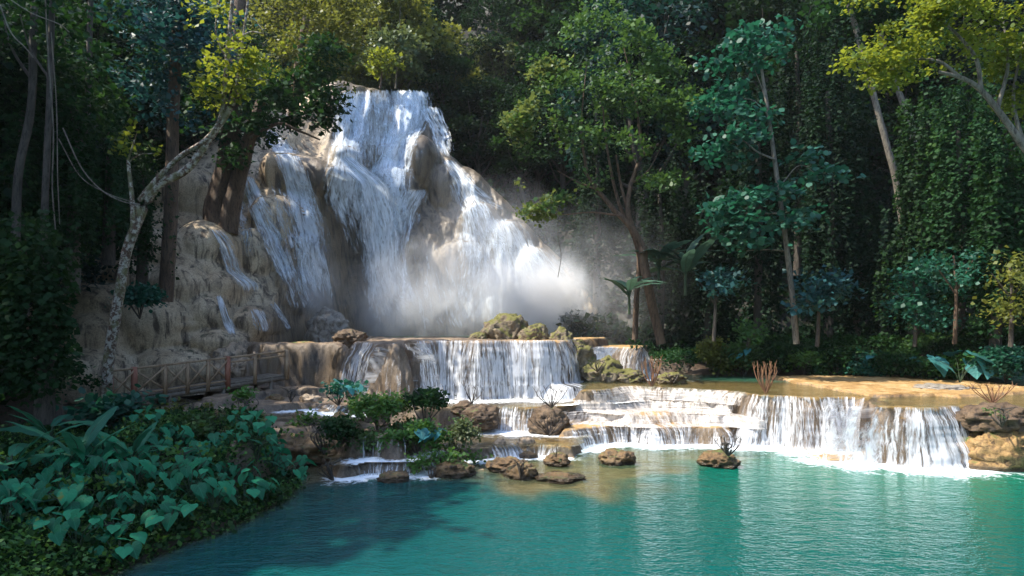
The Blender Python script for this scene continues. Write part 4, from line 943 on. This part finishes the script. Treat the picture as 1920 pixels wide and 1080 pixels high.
for i, (pp, d, lab) in enumerate([([(1680, 340), (1662, 270), (1640, 185), (1615, 90), (1590, 0), (1575, -60)], 36, 'lower slanting grey trunk in the dark gap on the right'), ([(1712, 255), (1695, 200), (1672, 135), (1650, 60), (1630, -40)], 37, 'upper slanting grey trunk in the dark gap on the right')]):
    tree('slanting_tree', lab, 'tree', W(*pp[0], d), [Lm([(1712+i*18, 660), (1700+i*22, 480)]+pp, d, .19, .13)], [C(pp[-2][0], 20, d, 60, 40, .8), C(pp[-2][0]+50, 50, d+1, 50, 40, .8)], 'dark', BARKG, size=.3, seed=40+i)
# vine draped trees
def vine_tree(label, px, d, w_, top, bot, lm, seed, n=70, size=.2):
    rng = np.random.default_rng(seed); b = W(px, bot, d)
    r = empty('vine_draped_tree', tuple(map(float, b))); tag(r, label, 'tree', 'vine draped trees on the right')
    hgt = (bot-top)*d/F; rad = w_*d/F
    tubes('trunk', [([(0, .4, -.5), (.1, .4, hgt*.5), (0, .5, hgt*.82)], .24, .1)], BARKD, r)
    PP = []; AA = []
    for i in range(n):
        a = rng.uniform(0, 6.283); rr = rad*rng.uniform(.5, 1.0)*(1+.3*vn(a*2, seed)); x, y = math.cos(a)*rr, math.sin(a)*rr*.8
        t0, t1 = hgt*rng.uniform(.6, 1.05), hgt*rng.uniform(0, .35)
        k = int((t0-t1)*11); z = rng.uniform(t1, t0, k); wv = .25*vn(z*.9, a*5)
        bulge = 1+.35*vn(z*.35, a*1.3, seed)
        PP.append(np.stack([x*bulge+wv+rng.normal(0, .07, k), y*bulge+rng.normal(0, .07, k), z], 1)); AA.append(np.stack([np.full(k, math.cos(a)), np.full(k, math.sin(a)), np.full(k, -.5)], 1))
    P, A = np.concatenate(PP), np.concatenate(AA)
    leaves('crown', P, A, size, LM[lm], r, rng=rng, droop=.7, asp=.5)
    return r
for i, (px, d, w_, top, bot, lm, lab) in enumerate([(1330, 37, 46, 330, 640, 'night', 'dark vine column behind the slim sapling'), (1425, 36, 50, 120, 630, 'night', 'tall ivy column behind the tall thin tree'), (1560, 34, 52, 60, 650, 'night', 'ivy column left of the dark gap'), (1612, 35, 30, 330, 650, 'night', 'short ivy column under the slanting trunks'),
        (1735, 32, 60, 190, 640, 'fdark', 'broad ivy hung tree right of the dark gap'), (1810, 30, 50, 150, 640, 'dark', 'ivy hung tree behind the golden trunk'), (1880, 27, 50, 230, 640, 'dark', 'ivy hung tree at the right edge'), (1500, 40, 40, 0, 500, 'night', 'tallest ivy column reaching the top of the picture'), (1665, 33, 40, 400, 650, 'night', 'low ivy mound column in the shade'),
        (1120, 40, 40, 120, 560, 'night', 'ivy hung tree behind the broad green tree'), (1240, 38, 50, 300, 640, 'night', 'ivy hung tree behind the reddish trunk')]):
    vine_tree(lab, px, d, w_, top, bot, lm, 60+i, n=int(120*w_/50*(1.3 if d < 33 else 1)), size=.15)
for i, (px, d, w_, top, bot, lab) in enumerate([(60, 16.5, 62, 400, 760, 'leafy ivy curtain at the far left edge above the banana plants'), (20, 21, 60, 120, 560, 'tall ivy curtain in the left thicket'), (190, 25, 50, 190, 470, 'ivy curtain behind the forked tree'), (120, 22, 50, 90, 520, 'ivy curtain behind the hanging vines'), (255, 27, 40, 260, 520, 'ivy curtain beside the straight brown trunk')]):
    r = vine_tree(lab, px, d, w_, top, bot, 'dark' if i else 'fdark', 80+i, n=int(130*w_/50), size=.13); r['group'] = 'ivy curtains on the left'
# climbing lianas
def liana(label, pix, d, r=.025, n=1):
    b = W(pix[0][0], pix[0][1], d); L = []
    for k in range(n):
        L.append(([W(p[0]+k*5+(k*7 % 3), p[1], d+.1*k)-b for p in pix], r, r*.8))
    o = tubes('liana', L, BARKG if n == 1 else BARKD, k=5); o.location = tuple(map(float, b)); tag(o, label, 'vine')
liana('looping liana sagging from the left thicket towards the forked tree', [(118, 240), (150, 310), (185, 352), (222, 375), (262, 385)], 19, .02)
liana('second thinner liana sagging below the first', [(110, 260), (150, 330), (200, 362), (245, 378)], 19.1, .014)
liana('straight vine rope hanging beside the slender pale trunk', [(84, -20), (90, 100), (100, 240), (98, 350), (104, 430)], 18.5, .02)
liana('second straight vine rope just right of the first', [(96, 60), (106, 200), (108, 330), (112, 420)], 18.6, .014)
liana('bare whitish twig arching in at the top left corner', [(0, 10), (20, 60), (48, 90), (62, 108)], 17, .02)
liana('long bare twig crossing the top left corner', [(20, 0), (60, 25), (110, 45), (130, 60)], 17, .016)
liana('thin dangling root below the left bough of the broad tree', [(1048, 390), (1046, 440), (1052, 480), (1046, 520)], 29.8, .02)

# ---------------------------------------------------------------- shrubs
def shrub(label, px, py, d, w_, h_, lm, seed, size=.14, cat='shrub', name='shrub', dens=1.6, group=None, per=11, asp=.42):
    b = W(px, py, d); rx, rz = w_/2*d/F, h_*d/F; rng = np.random.default_rng(seed)
    r = empty(name, tuple(map(float, b))); tag(r, label, cat, group)
    L = [([(0, 0, -.15), (rng.normal(0, .3)*rx, rng.normal(0, .3)*rx, rz*.4), (math.cos(a)*rx*.6, math.sin(a)*rx*.5, rz*.75)], .025, .008) for a in np.linspace(0, 6, 7)]
    tubes('stems', L, BARKD, r, k=5, seg=4)
    cl = []
    for q_ in range(13):
        u_ = rng.uniform(-.95, .95); k_ = rng.uniform(.22, .44); hh_ = (1-.6*u_*u_)*rng.uniform(.05, .8)
        cl.append((u_*rx, rng.uniform(-.6, .6)*rx, rz*hh_, rx*k_, rx*k_, rz*k_*rng.uniform(.5, .9), max(5, dens*115*rx*rz*k_*k_*1.6)))
    P, A = crown_pts(cl, rng, per=per, spread=size*1.3, thr=-.18); P[:, 2] = np.maximum(P[:, 2], -.1)
    leaves('foliage', P, A, size, LM[lm], r, rng=rng, asp=asp, hexa=True)
    return r
for i, (px, py, d, w_, h_, lm, sz, lab) in enumerate([
    (708, 800, 20.6, 96, 66, 'fern', .10, 'round leafy bush above the small dark ledge'), (797, 790, 20.8, 80, 76, 'dark', .10, 'tall dark bush in front of the middle cascade'), (785, 856, 19.4, 110, 72, 'fern', .10, 'largest low bush beside the blue cascade'),
    (856, 852, 19.6, 84, 60, 'pale', .09, 'right-hand bush spreading over the ochre root mound'), (608, 842, 19, 90, 66, 'dark', .11, 'dark fern bush on the ochre rock face'), (625, 890, 17.6, 62, 38, 'mid', .09, 'small fern bush at the waterline left of the shallows'),
    (458, 775, 21.4, 66, 42, 'fern', .11, 'green creeper bush hanging below the walkway'), (635, 752, 23, 76, 44, 'teal', .15, 'broad-leaved clump at the foot of the grey shoulder'), (808, 892, 17.9, 40, 24, 'dark', .08, 'little fern beside the rounded ochre rock'),
    (976, 884, 17.6, 48, 30, 'mid', .07, 'leafy plant topping the brown islet rock'), (250, 780, 19.6, 110, 40, 'teal', .22, 'broad-leaved plant at the foot of the walkway'), (310, 838, 17.6, 130, 44, 'mid', .11, 'bright leafy bush behind the elephant ears'),
    (262, 590, 25, 60, 60, 'teal', .14, 'leafy sprig on the rock beside the forked trunk'), (1878, 790, 18.4, 90, 36, 'mid', .07, 'sparse weeds on the brown rock crest'), (1215, 650, 31, 50, 24, 'dark', .14, 'low weeds at the reddish trunk foot'), (1360, 838, 19, 26, 10, 'fern', .06, 'tuft of green leaves on the twiggy rock')]):
    shrub(lab, px, py, d, w_, h_, lm, 120+i, size=sz)
for i, (px, py, d, w_, h_, lm, lab) in enumerate([(745, 838, 20.0, 130, 44, 'mid', 'low spreading bush draped over the ledge between the round bushes'), (835, 872, 18.9, 110, 44, 'fern', 'lowest bush trailing towards the rounded ochre rock'), (700, 845, 19.2, 70, 30, 'mid', 'short weeds on the small dark ledge'), (585, 812, 20.2, 110, 36, 'fern', 'weeds growing along the top of the ochre rock face'), (880, 800, 22.6, 60, 26, 'mid', 'small plants on the dark ochre root mound'),
        (120, 960, 12.6, 150, 60, 'fern', 'bright yellow-green weedy bush low on the left bank'), (60, 1060, 11.3, 150, 60, 'sunny', 'pale weedy bush in the bottom left corner'), (215, 1010, 11.9, 110, 44, 'mid', 'small weedy bush near the water on the left bank'),
        (330, 880, 15.6, 120, 50, 'fern', 'leafy bush in the middle of the elephant ears'), (420, 800, 19.2, 130, 40, 'mid', 'creeping plant on the brown ledge below the walkway'), (545, 745, 23.5, 70, 26, 'dark', 'tuft of creepers on the upper left ledge'), (350, 775, 20.4, 110, 34, 'olive', 'mossy weeds under the walkway deck'),
        (1075, 652, 29.0, 44, 22, 'sunny', 'leafy tuft on top of the mossy ridge'), (1120, 690, 28.0, 50, 20, 'olive', 'short weeds on the lower mossy ridge'), (1262, 712, 27.2, 50, 14, 'sunny', 'yellowish tuft on the hummock at the pool edge'), (90, 735, 19.5, 140, 60, 'dark', 'shaded fern bush under the ivy curtain'), (160, 480, 27, 90, 60, 'dark', 'dark bush on the rocks behind the forked tree')]):
    shrub(lab, px, py, d, w_, h_, lm, 400+i, size=.10 if d < 21 else .14)
bank = [(1345, 700, 31.8, 70, 62, 'olive', 'olive bush at the left end of the far bank'), (1395, 700, 31.6, 80, 64, 'mid', 'light green bush on the far bank'), (1455, 700, 31.8, 76, 50, 'dark', 'dark low bush behind the dead twig fan'), (1510, 700, 31.6, 76, 44, 'fern', 'bush with bright tips on the far bank'),
        (1570, 702, 31.4, 80, 44, 'dark', 'dark spreading bush on the far bank'), (1630, 704, 31, 84, 52, 'teal', 'teal bush in the middle of the far bank'), (1690, 706, 30.4, 90, 50, 'dark', 'dark ferny bush left of the giant leaves'), (1750, 712, 29, 90, 46, 'dark', 'dark ferns under the giant leaves'),
        (1820, 712, 28, 90, 50, 'fern', 'green weeds right of the giant leaves'), (1885, 716, 26.5, 80, 62, 'teal', 'tangled bush at the right end of the far bank'), (1290, 690, 32, 50, 30, 'dark', 'low dark bush beside the far cascade'), (1480, 670, 33, 120, 40, 'dark', 'shaded bush behind the far bank'),
        (1600, 672, 33, 150, 44, 'dark', 'long shaded thicket behind the far bank'), (1720, 668, 32, 130, 44, 'mid', 'shaded thicket behind the teal bush'), (1860, 664, 29, 140, 50, 'dark', 'shaded thicket at the right end of the far bank')]
for i, (px, py, d, w_, h_, lm, lab) in enumerate(bank): shrub(lab, px, py, d, w_, h_, lm, 160+i, size=.15, dens=1.3)

# dead twig fans
def twigs(label, px, py, d, w_, h_, m, seed, n=9, r=.022):
    rng = random.Random(seed); b = W(px, py, d); L = []; hh = h_*d/F; ww = w_/2*d/F
    for i in range(n):
        a = -1+2*(i+.5)/n; tip = np.array([a*ww+rng.uniform(-.1, .1)*ww, rng.uniform(-.4, .4)*ww, hh*rng.uniform(.65, 1.0)])
        mid = tip*.5+np.array([a*ww*.15+rng.uniform(-.06, .06), 0, -.02*hh]); L.append(([(0, 0, -.08), mid, tip], r, r*.35))
        for _ in range(2):
            q = mid*.4+tip*.6; L.append(([q, q+np.array([rng.uniform(-.25, .25)*ww, rng.uniform(-.2, .2)*ww, hh*rng.uniform(.12, .3)])], r*.5, r*.2))
    o = tubes('dead_twigs', L, m, k=5, seg=4); o.location = tuple(map(float, b)); tag(o, label, 'dead shrub')
TW = wood_mat('reddish_twig', (.16, .07, .035), (.30, .16, .08))
TWD = wood_mat('dark_twig', (.035, .025, .02), (.09, .065, .045))
twigs('fan of reddish dead twigs standing alone on the sunlit terrace', 1436, 735, 23.8, 46, 60, TW, 1, 12, .028)
twigs('brown dead shrub on the terrace edge below the far cascade', 1222, 722, 26.4, 44, 58, TW, 2, 10, .028)
twigs('dead twigs sprouting from the islet in front of the widest cascade', 1366, 850, 19, 60, 36, TWD, 3, 9, .018)
twigs('dark bare twigs on the tall root mound', 1034, 760, 22.8, 70, 40, TWD, 4, 8, .02)
twigs('bare twig spray on the mound left of the blue cascade', 885, 752, 23.6, 50, 38, TWD, 5, 7, .015)
twigs('tangled dead twigs on the rocks at the right edge of the terrace', 1862, 752, 20, 90, 36, TW, 6, 12, .02)
twigs('small dry sprig on the round brown rock', 1043, 852, 19.2, 14, 22, TWD, 7, 4, .01)
twigs('hanging dead roots below the tall root mound', 1030, 812, 22, 80, 34, TWD, 8, 10, .025)

# ---------------------------------------------------------------- big-leaved plants
def bigleaf_mat(name, ca, cb, vein, trans=.22):
    m = M(name); uv = m.n('SeparateXYZ', Vector=m.n('UVMap').outputs[0]); g = m.n('NewGeometry')
    s = m.math('ABSOLUTE', m.math('SUBTRACT', uv.outputs[0], .5)); 
    c = m.ramp(m.math('ADD', m.math('MULTIPLY', g.outputs['Random Per Island'], .8), m.math('MULTIPLY', m.noise(g.outputs['Position'], 6, 3), .3)), [(.1, ca), (.80, cb), (.93, tuple(x*1.5 for x in cb)), (.97, (.22, .19, .03))])
    mid = m.ramp(s, [(.0, 1.), (.035, 0.)])
    lat = m.math('PINGPONG', m.math('SUBTRACT', m.math('MULTIPLY', uv.outputs[1], 8.0), m.math('MULTIPLY', s, 7.0)), .5)
    lat = m.math('MULTIPLY', m.ramp(lat, [(.0, 1.), (.14, 0.)]), .45)
    c = m.mix(m.math('MAXIMUM', m.math('MULTIPLY', mid, .8), lat), c, vein)
    p = m.n('BsdfPrincipled', Base__Color=c, Roughness=.5); p.inputs['Specular IOR Level'].default_value = .14
    t = m.n('BsdfTranslucent', Color=(*[min(1, x*1.7) for x in cb], 1))
    return m.surf(m.n('MixShader', i0=trans, i1=p.outputs[0], i2=t.outputs[0]).outputs[0])
TARO = bigleaf_mat('elephant_ear_leaf', (.003, .036, .020), (.018, .165, .072), (.04, .22, .12))
TAROB = bigleaf_mat('blue_elephant_ear_leaf', (.02, .10, .10), (.05, .20, .20), (.10, .28, .26))
BANA = bigleaf_mat('banana_leaf', (.010, .070, .050), (.030, .15, .075), (.10, .24, .12))
STALK = wood_mat('green_stalk', (.02, .05, .025), (.05, .07, .03))
def leaf_surface(L, rows, cols, width, back, droop, cup):
    u = np.linspace(0, 1, rows)[:, None]; s = np.linspace(-1, 1, cols)[None, :]
    hw = width(u)*L
    x = hw*s; y = u*L-back*L*np.abs(s)**1.2*(1-u)**1.5
    z = -droop*L*u**2+cup*np.abs(s)*hw+.012*L*np.sin(u*22)*np.abs(s)
    return np.stack([x+0*u, y, z+0*s], -1), np.stack([np.broadcast_to((s+1)/2, x.shape), np.broadcast_to(u, x.shape)], -1)
def heart(L, droop, cup, ph, wd):
    th = np.radians(np.linspace(-180, 180, 29)); ta = np.abs(np.degrees(th))
    R = np.interp(ta, [0, 10, 25, 50, 90, 125, 150, 168, 180], [.80, .66, .55, .47, .43, .42, .38, .26, .10])
    q = np.array([.02, .35, .7, 1.0])[:, None]
    x = q*R*np.sin(th)*L*wd; y = q*R*np.cos(th)*L
    z = -droop*(y/L)**2*L - droop*.5*(x/L)**2*L + cup*np.abs(x) + .018*L*q*np.sin(th*9+ph)
    return np.stack([x, y, z+0*x], -1), np.stack([.5+x/(.95*L), .33+.66*y/L], -1)
def put_leaf(S, base, az, pitch, roll=0):
    # the blade's y axis points along azimuth az, tilted down by pitch
    cp, sp_ = math.cos(pitch), math.sin(pitch); f = np.array([math.sin(az)*cp, math.cos(az)*cp, -sp_]); r = np.array([math.cos(az), -math.sin(az), 0]); u = np.cross(r, f)
    r2 = r*math.cos(roll)+u*math.sin(roll); u2 = -r*math.sin(roll)+u*math.cos(roll)
    return S[..., 0:1]*r2+S[..., 1:2]*f+S[..., 2:3]*u2+base
def big_plant(name, kind, seed, n, L0, h0, mat, spreadr=.45):
    rng = np.random.default_rng(seed); r = empty(name); VV = []; UU = []; FF = []; base = 0; T = []
    for i in range(n):
        az = i*2.4+rng.uniform(-.4, .4); L = L0*rng.uniform(.65, 1.15)
        if kind == 'taro':
            h = h0*rng.uniform(.55, 1.1); q = spreadr*rng.uniform(.4, 1.1)
            a = np.array([math.sin(az)*q, math.cos(az)*q, h])
            S, uv = heart(L, rng.uniform(.15, .5), rng.uniform(-.1, .28), rng.uniform(0, 9), rng.uniform(.85, 1.1))
            V = put_leaf(S, a, math.pi*.82+rng.normal(0, .75), rng.uniform(.15, .85), rng.normal(0, .22))
            T.append(([(0, 0, -.15), (a[0]*.35, a[1]*.35, h*.6), a], .014, .008))
        else:
            S, uv = leaf_surface(L, 16, 5, lambda u: .125*np.sin(np.clip(u*.93+.06, 0, 1)*math.pi)**.6, 0, .55, -.25 if kind == 'banana' else .2)
            ph = rng.uniform(-1.25, -.45) if kind == 'banana' else rng.uniform(-1.1, .1)
            st = h0*rng.uniform(.5, 1.0); a = np.array([math.sin(az)*.08, math.cos(az)*.08, st])
            V = put_leaf(S, a, az, ph, rng.uniform(-.35, .35))
            if kind == 'banana': T.append(([(0, 0, -.2), (0, 0, st*.6), a], .05, .02))
            else: T.append(([(0, 0, -.2), a], .03, .012))
            mid = V[:, V.shape[1]//2]; T.append(([mid[0], mid[6], mid[12]], .012, .004))
        nr, nc = V.shape[:2]
        VV.append(V.reshape(-1, 3)); UU.append(uv.reshape(-1, 2)); FF.append(grid_faces(nr, nc)+base); base += nr*nc
    mesh_np('leaf_blades', np.concatenate(VV), np.concatenate(FF), smooth=True, mats=mat, uv=np.concatenate(UU), parent=r)
    tubes('stalks', T, STALK, r, k=5, seg=4)
    return r
taros = [big_plant('elephant_ear_plant', 'taro', 200+i, 9, .31, .62, TARO, .42) for i in range(4)]
used_t = [False]*4
def put_plant(pl, fl, i, loc, rz, s, label, cat, group=None):
    if not fl[i]:
        fl[i] = True; r = pl[i]; r.location = loc; r.rotation_euler = (0, 0, rz); r.scale = (s,)*3; return tag(r, label, cat, group)
    r = dup(pl[i], loc, rz, s, label, cat, group); r['category'] = cat; return r
cnt = 0; pts = []
for _ in range(4000):
    t = GR.uniform(0, 1); sx, sy = np.interp(t, np.linspace(0, 1, 6), [p[0] for p in SHORE[:6]]), np.interp(t, np.linspace(0, 1, 6), [p[1] for p in SHORE[:6]])
    q = GR.uniform(-.02, 4.2); x, y = sx-q, sy+GR.uniform(-.4, .9)
    if y < 10.2 or abs(x/y) > .80: continue
    if any((x-a)**2+(y-b)**2 < .52**2 for a, b in pts): continue
    if q > 1.6 and GR.random() < .35: continue
    pts.append((x, y))
    if len(pts) > 56: break
tl_ = []
for x, y in pts:
    z = float(full_h(np.array([[x]]), np.array([[y]]))[0, 0]); i = cnt % 4
    tl_.append((x, y, put_plant(taros, used_t, i, (x, y, z), GR.uniform(-.7, .7), GR.uniform(.7, 1.15), 'teal heart-leaved elephant ear plant on the bank beside the turquoise pool', 'plant', 'elephant ear plants on the left bank'))); cnt += 1
rows_ = [[], [], []]
for x, y, o in tl_:
    q = -float(np.interp(y, [10.6, 19.4], [6.6, 6.4]))-x+ (.9 if 13 < y < 18 else 0)
    rows_[0 if q < 1.1 else 1 if q < 2.4 else 2].append((y, o))
for rw, nm_ in zip(rows_, ('at the water edge', 'in the middle of the bank', 'at the back of the bank')):
    for i, (y, o) in enumerate(sorted(rw, key=lambda t: t[0])):
        o['label'] = 'elephant ear plant %s, %s from the near end' % (nm_, ORD[i] if i < 20 else 'twenty-'+ORD[i-20])
giants = [big_plant('giant_leaf_plant', 'taro', 220+i, 7, 1.0, 1.0, TAROB, .9) for i in range(2)]
gu = [False]*2
for i, (px, py, d, s, lab) in enumerate([(1800, 712, 27.2, 1.0, 'giant blue-green leaves rising over the ferns on the far bank'), (1890, 712, 26.5, .8, 'giant heart leaves nearest the right edge'), (1640, 690, 30.5, .5, 'upright broad leaves in the middle of the far bank'), (1385, 680, 31, .55, 'pale broad-leaved clump on top of the far bank bushes'),
        (805, 830, 19, .36, 'two pale blue leaves poking out of the central bushes'), (650, 744, 22.8, .5, 'single big blue-green leaf cluster below the grey shoulder'), (1740, 700, 29, .6, 'middle sized heart leaves left of the giant ones')]):
    put_plant(giants, gu, i % 2, tuple(map(float, W(px, py, d))), i*1.3, s, lab, 'plant')
ban = [big_plant('banana_plant', 'banana', 230+i, 8, 1.25, .7, BANA) for i in range(2)]
bu = [False]*2
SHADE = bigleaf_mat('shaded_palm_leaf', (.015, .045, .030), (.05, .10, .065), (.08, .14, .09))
pal = [big_plant('palm_plant', 'banana', 240+i, 11, 1.25, .9, SHADE) for i in range(2)]
pu = [False]*2
for i, (px, py, d, s, lab) in enumerate([(20, 900, 13.2, .95, 'banana plant with drooping blades at the left edge'), (150, 880, 14.2, .95, 'banana plant with one upright blade below the walkway'), (95, 860, 15.5, 1.0, 'banana plant behind the other two on the left bank'), (250, 860, 15.2, .7, 'small banana plant among the elephant ears'), (30, 1000, 11.6, .6, 'low broad plant in the bottom left corner'),
        (1180, 535, 29.5, 1.25, 'ragged pale banana plant beside the reddish trunk'), (1285, 500, 31, 1.6, 'dark banana plant under the broad green tree'), (1235, 490, 32, 1.5, 'tall dark banana plant behind the reddish trunk')]):
    p = W(px, py, d)
    if i < 5: p[2] = float(full_h(np.array([[p[0]]]), np.array([[p[1]]]))[0, 0])
    else: p[2] = p[2]-1.0
    if i < 5: put_plant(ban, bu, i % 2, tuple(map(float, p)), i*2.1, s, lab, 'plant')
    else: put_plant(pal, pu, i % 2, tuple(map(float, p)), i*2.1, s, lab, 'plant')

# ---------------------------------------------------------------- undergrowth nobody could count
def scatter(n, x0, x1, y0, y1, ok, hmax, per, size, m, name, label, spread=.3, seed=1, asp=.42):
    rng = np.random.default_rng(seed); x = rng.uniform(x0, x1, n); y = rng.uniform(y0, y1, n); k = ok(x, y) & (np.abs(x) < .82*y+6); x, y = x[k], y[k]
    z = surf_h(x[:, None], y[:, None])[:, 0]; hz = hmax*(.5+.5*vn(x*.3, y*.3, seed))*rng.uniform(0, 1, len(x))
    P = np.repeat(np.stack([x, y, z+hz], 1), per, 0)+rng.normal(0, spread, (len(x)*per, 3))*np.array([1, 1, .6]); A = rng.normal(0, .6, P.shape)+np.array([0, -.4, .5])
    o = leaves(name, P, A, size, LM[m], rng=rng, asp=asp); tag(o, label, kind='stuff')
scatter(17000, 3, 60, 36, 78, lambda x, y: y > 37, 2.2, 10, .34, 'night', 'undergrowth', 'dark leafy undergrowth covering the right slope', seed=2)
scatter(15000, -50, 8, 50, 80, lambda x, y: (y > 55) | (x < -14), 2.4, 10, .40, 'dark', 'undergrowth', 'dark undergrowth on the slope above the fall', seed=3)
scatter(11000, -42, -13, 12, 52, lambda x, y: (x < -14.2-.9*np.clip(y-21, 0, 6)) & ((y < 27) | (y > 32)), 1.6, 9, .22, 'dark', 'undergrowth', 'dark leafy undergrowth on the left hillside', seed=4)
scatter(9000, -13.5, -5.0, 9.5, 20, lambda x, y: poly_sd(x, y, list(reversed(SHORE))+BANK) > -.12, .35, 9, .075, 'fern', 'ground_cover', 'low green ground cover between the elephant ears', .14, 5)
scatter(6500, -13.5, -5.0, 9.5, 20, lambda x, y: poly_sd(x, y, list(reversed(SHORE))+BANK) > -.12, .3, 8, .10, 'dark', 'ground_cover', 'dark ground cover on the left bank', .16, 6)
scatter(3000, 7, 24, 32.5, 37, lambda x, y: y > 33, .5, 9, .12, 'dark', 'ground_cover', 'low weeds along the far bank', .2, 8)
# ---------------------------------------------------------------- spray hanging in front of the falls
def mist(name, label, px, py, d, rx, ry, rz, dens, seed, power=1.4, col=(.93, .95, 1.0), nsc=.6, aniso=.0):
    import bmesh
    bm = bmesh.new(); bmesh.ops.create_icosphere(bm, subdivisions=3, radius=1.0); me = D.meshes.new(name); bm.to_mesh(me); bm.free()
    o = D.objects.new(name, me); COL.objects.link(o); p = W(px, py, d); o.location = tuple(map(float, p)); o.scale = (rx, ry, rz)
    m = M(name); tc = m.n('TexCoord'); ln = m.n('VectorMath', _operation='LENGTH', i0=tc.outputs['Object']).outputs['Value']
    f = m.math('POWER', m.math('SUBTRACT', 1.0, ln, True), power)
    wp = m.n('Mapping', Vector=m.pos(), Location=(seed*3.7, seed, 0), Scale=(1, 1, .75)).outputs[0]
    nz = m.noise(wp, nsc, 5, .62, dist=.9)
    nz = m.ramp(nz, [(.38, 0.08), (.70, 1.)])
    de = m.math('MULTIPLY', m.math('MULTIPLY', f, nz), dens)
    v = m.n('VolumeScatter', Color=(*col, 1), Density=de, Anisotropy=aniso); m.t.links.new(v.outputs[0], m.out.inputs['Volume'])
    me.materials.append(m.m); tag(o, label, kind='stuff'); return o
mist('mist', 'drifting white spray at the foot of the tall waterfall', 835, 560, 40.5, 7.0, 2.6, 4.6, .95, 1)
mist('mist', 'bright plume of spray where the right strands land', 1010, 570, 39.0, 4.6, 2.4, 3.8, 8.5, 2, 1.9)
mist('mist', 'thin grey spray drifting into the trees right of the fall', 1110, 540, 37.5, 6.5, 3.0, 5.4, .16, 3, 1.2)
mist('mist', 'spray at the foot of the main strand', 735, 590, 41, 2.8, 1.6, 2.6, 1.8, 4, 1.6)
mist('mist', 'faint spray high on the right flank of the fall', 930, 440, 42.5, 5.0, 1.6, 4.4, .5, 5)
mist('mist', 'spray at the landing of the narrow waterfall', 598, 545, 37, 1.7, 1.2, 2.4, .8, 6)

# air over the whole gorge
def haze(dens):
    import bmesh
    bm = bmesh.new(); bmesh.ops.create_cube(bm, size=1.0); me = D.meshes.new('haze'); bm.to_mesh(me); bm.free()
    o = D.objects.new('haze', me); COL.objects.link(o); o.location = (0, 200, 36.5); o.scale = (1240, 1040, 79)
    m = M('haze'); v = m.n('VolumePrincipled'); v.inputs['Color'].default_value = (.90, .95, 1.0, 1); v.inputs['Density'].default_value = dens; v.inputs['Anisotropy'].default_value = .2
    m.t.links.new(v.outputs[0], m.out.inputs['Volume']); me.materials.append(m.m); tag(o, 'thin damp air filling the gorge', kind='stuff')
haze(.00016)
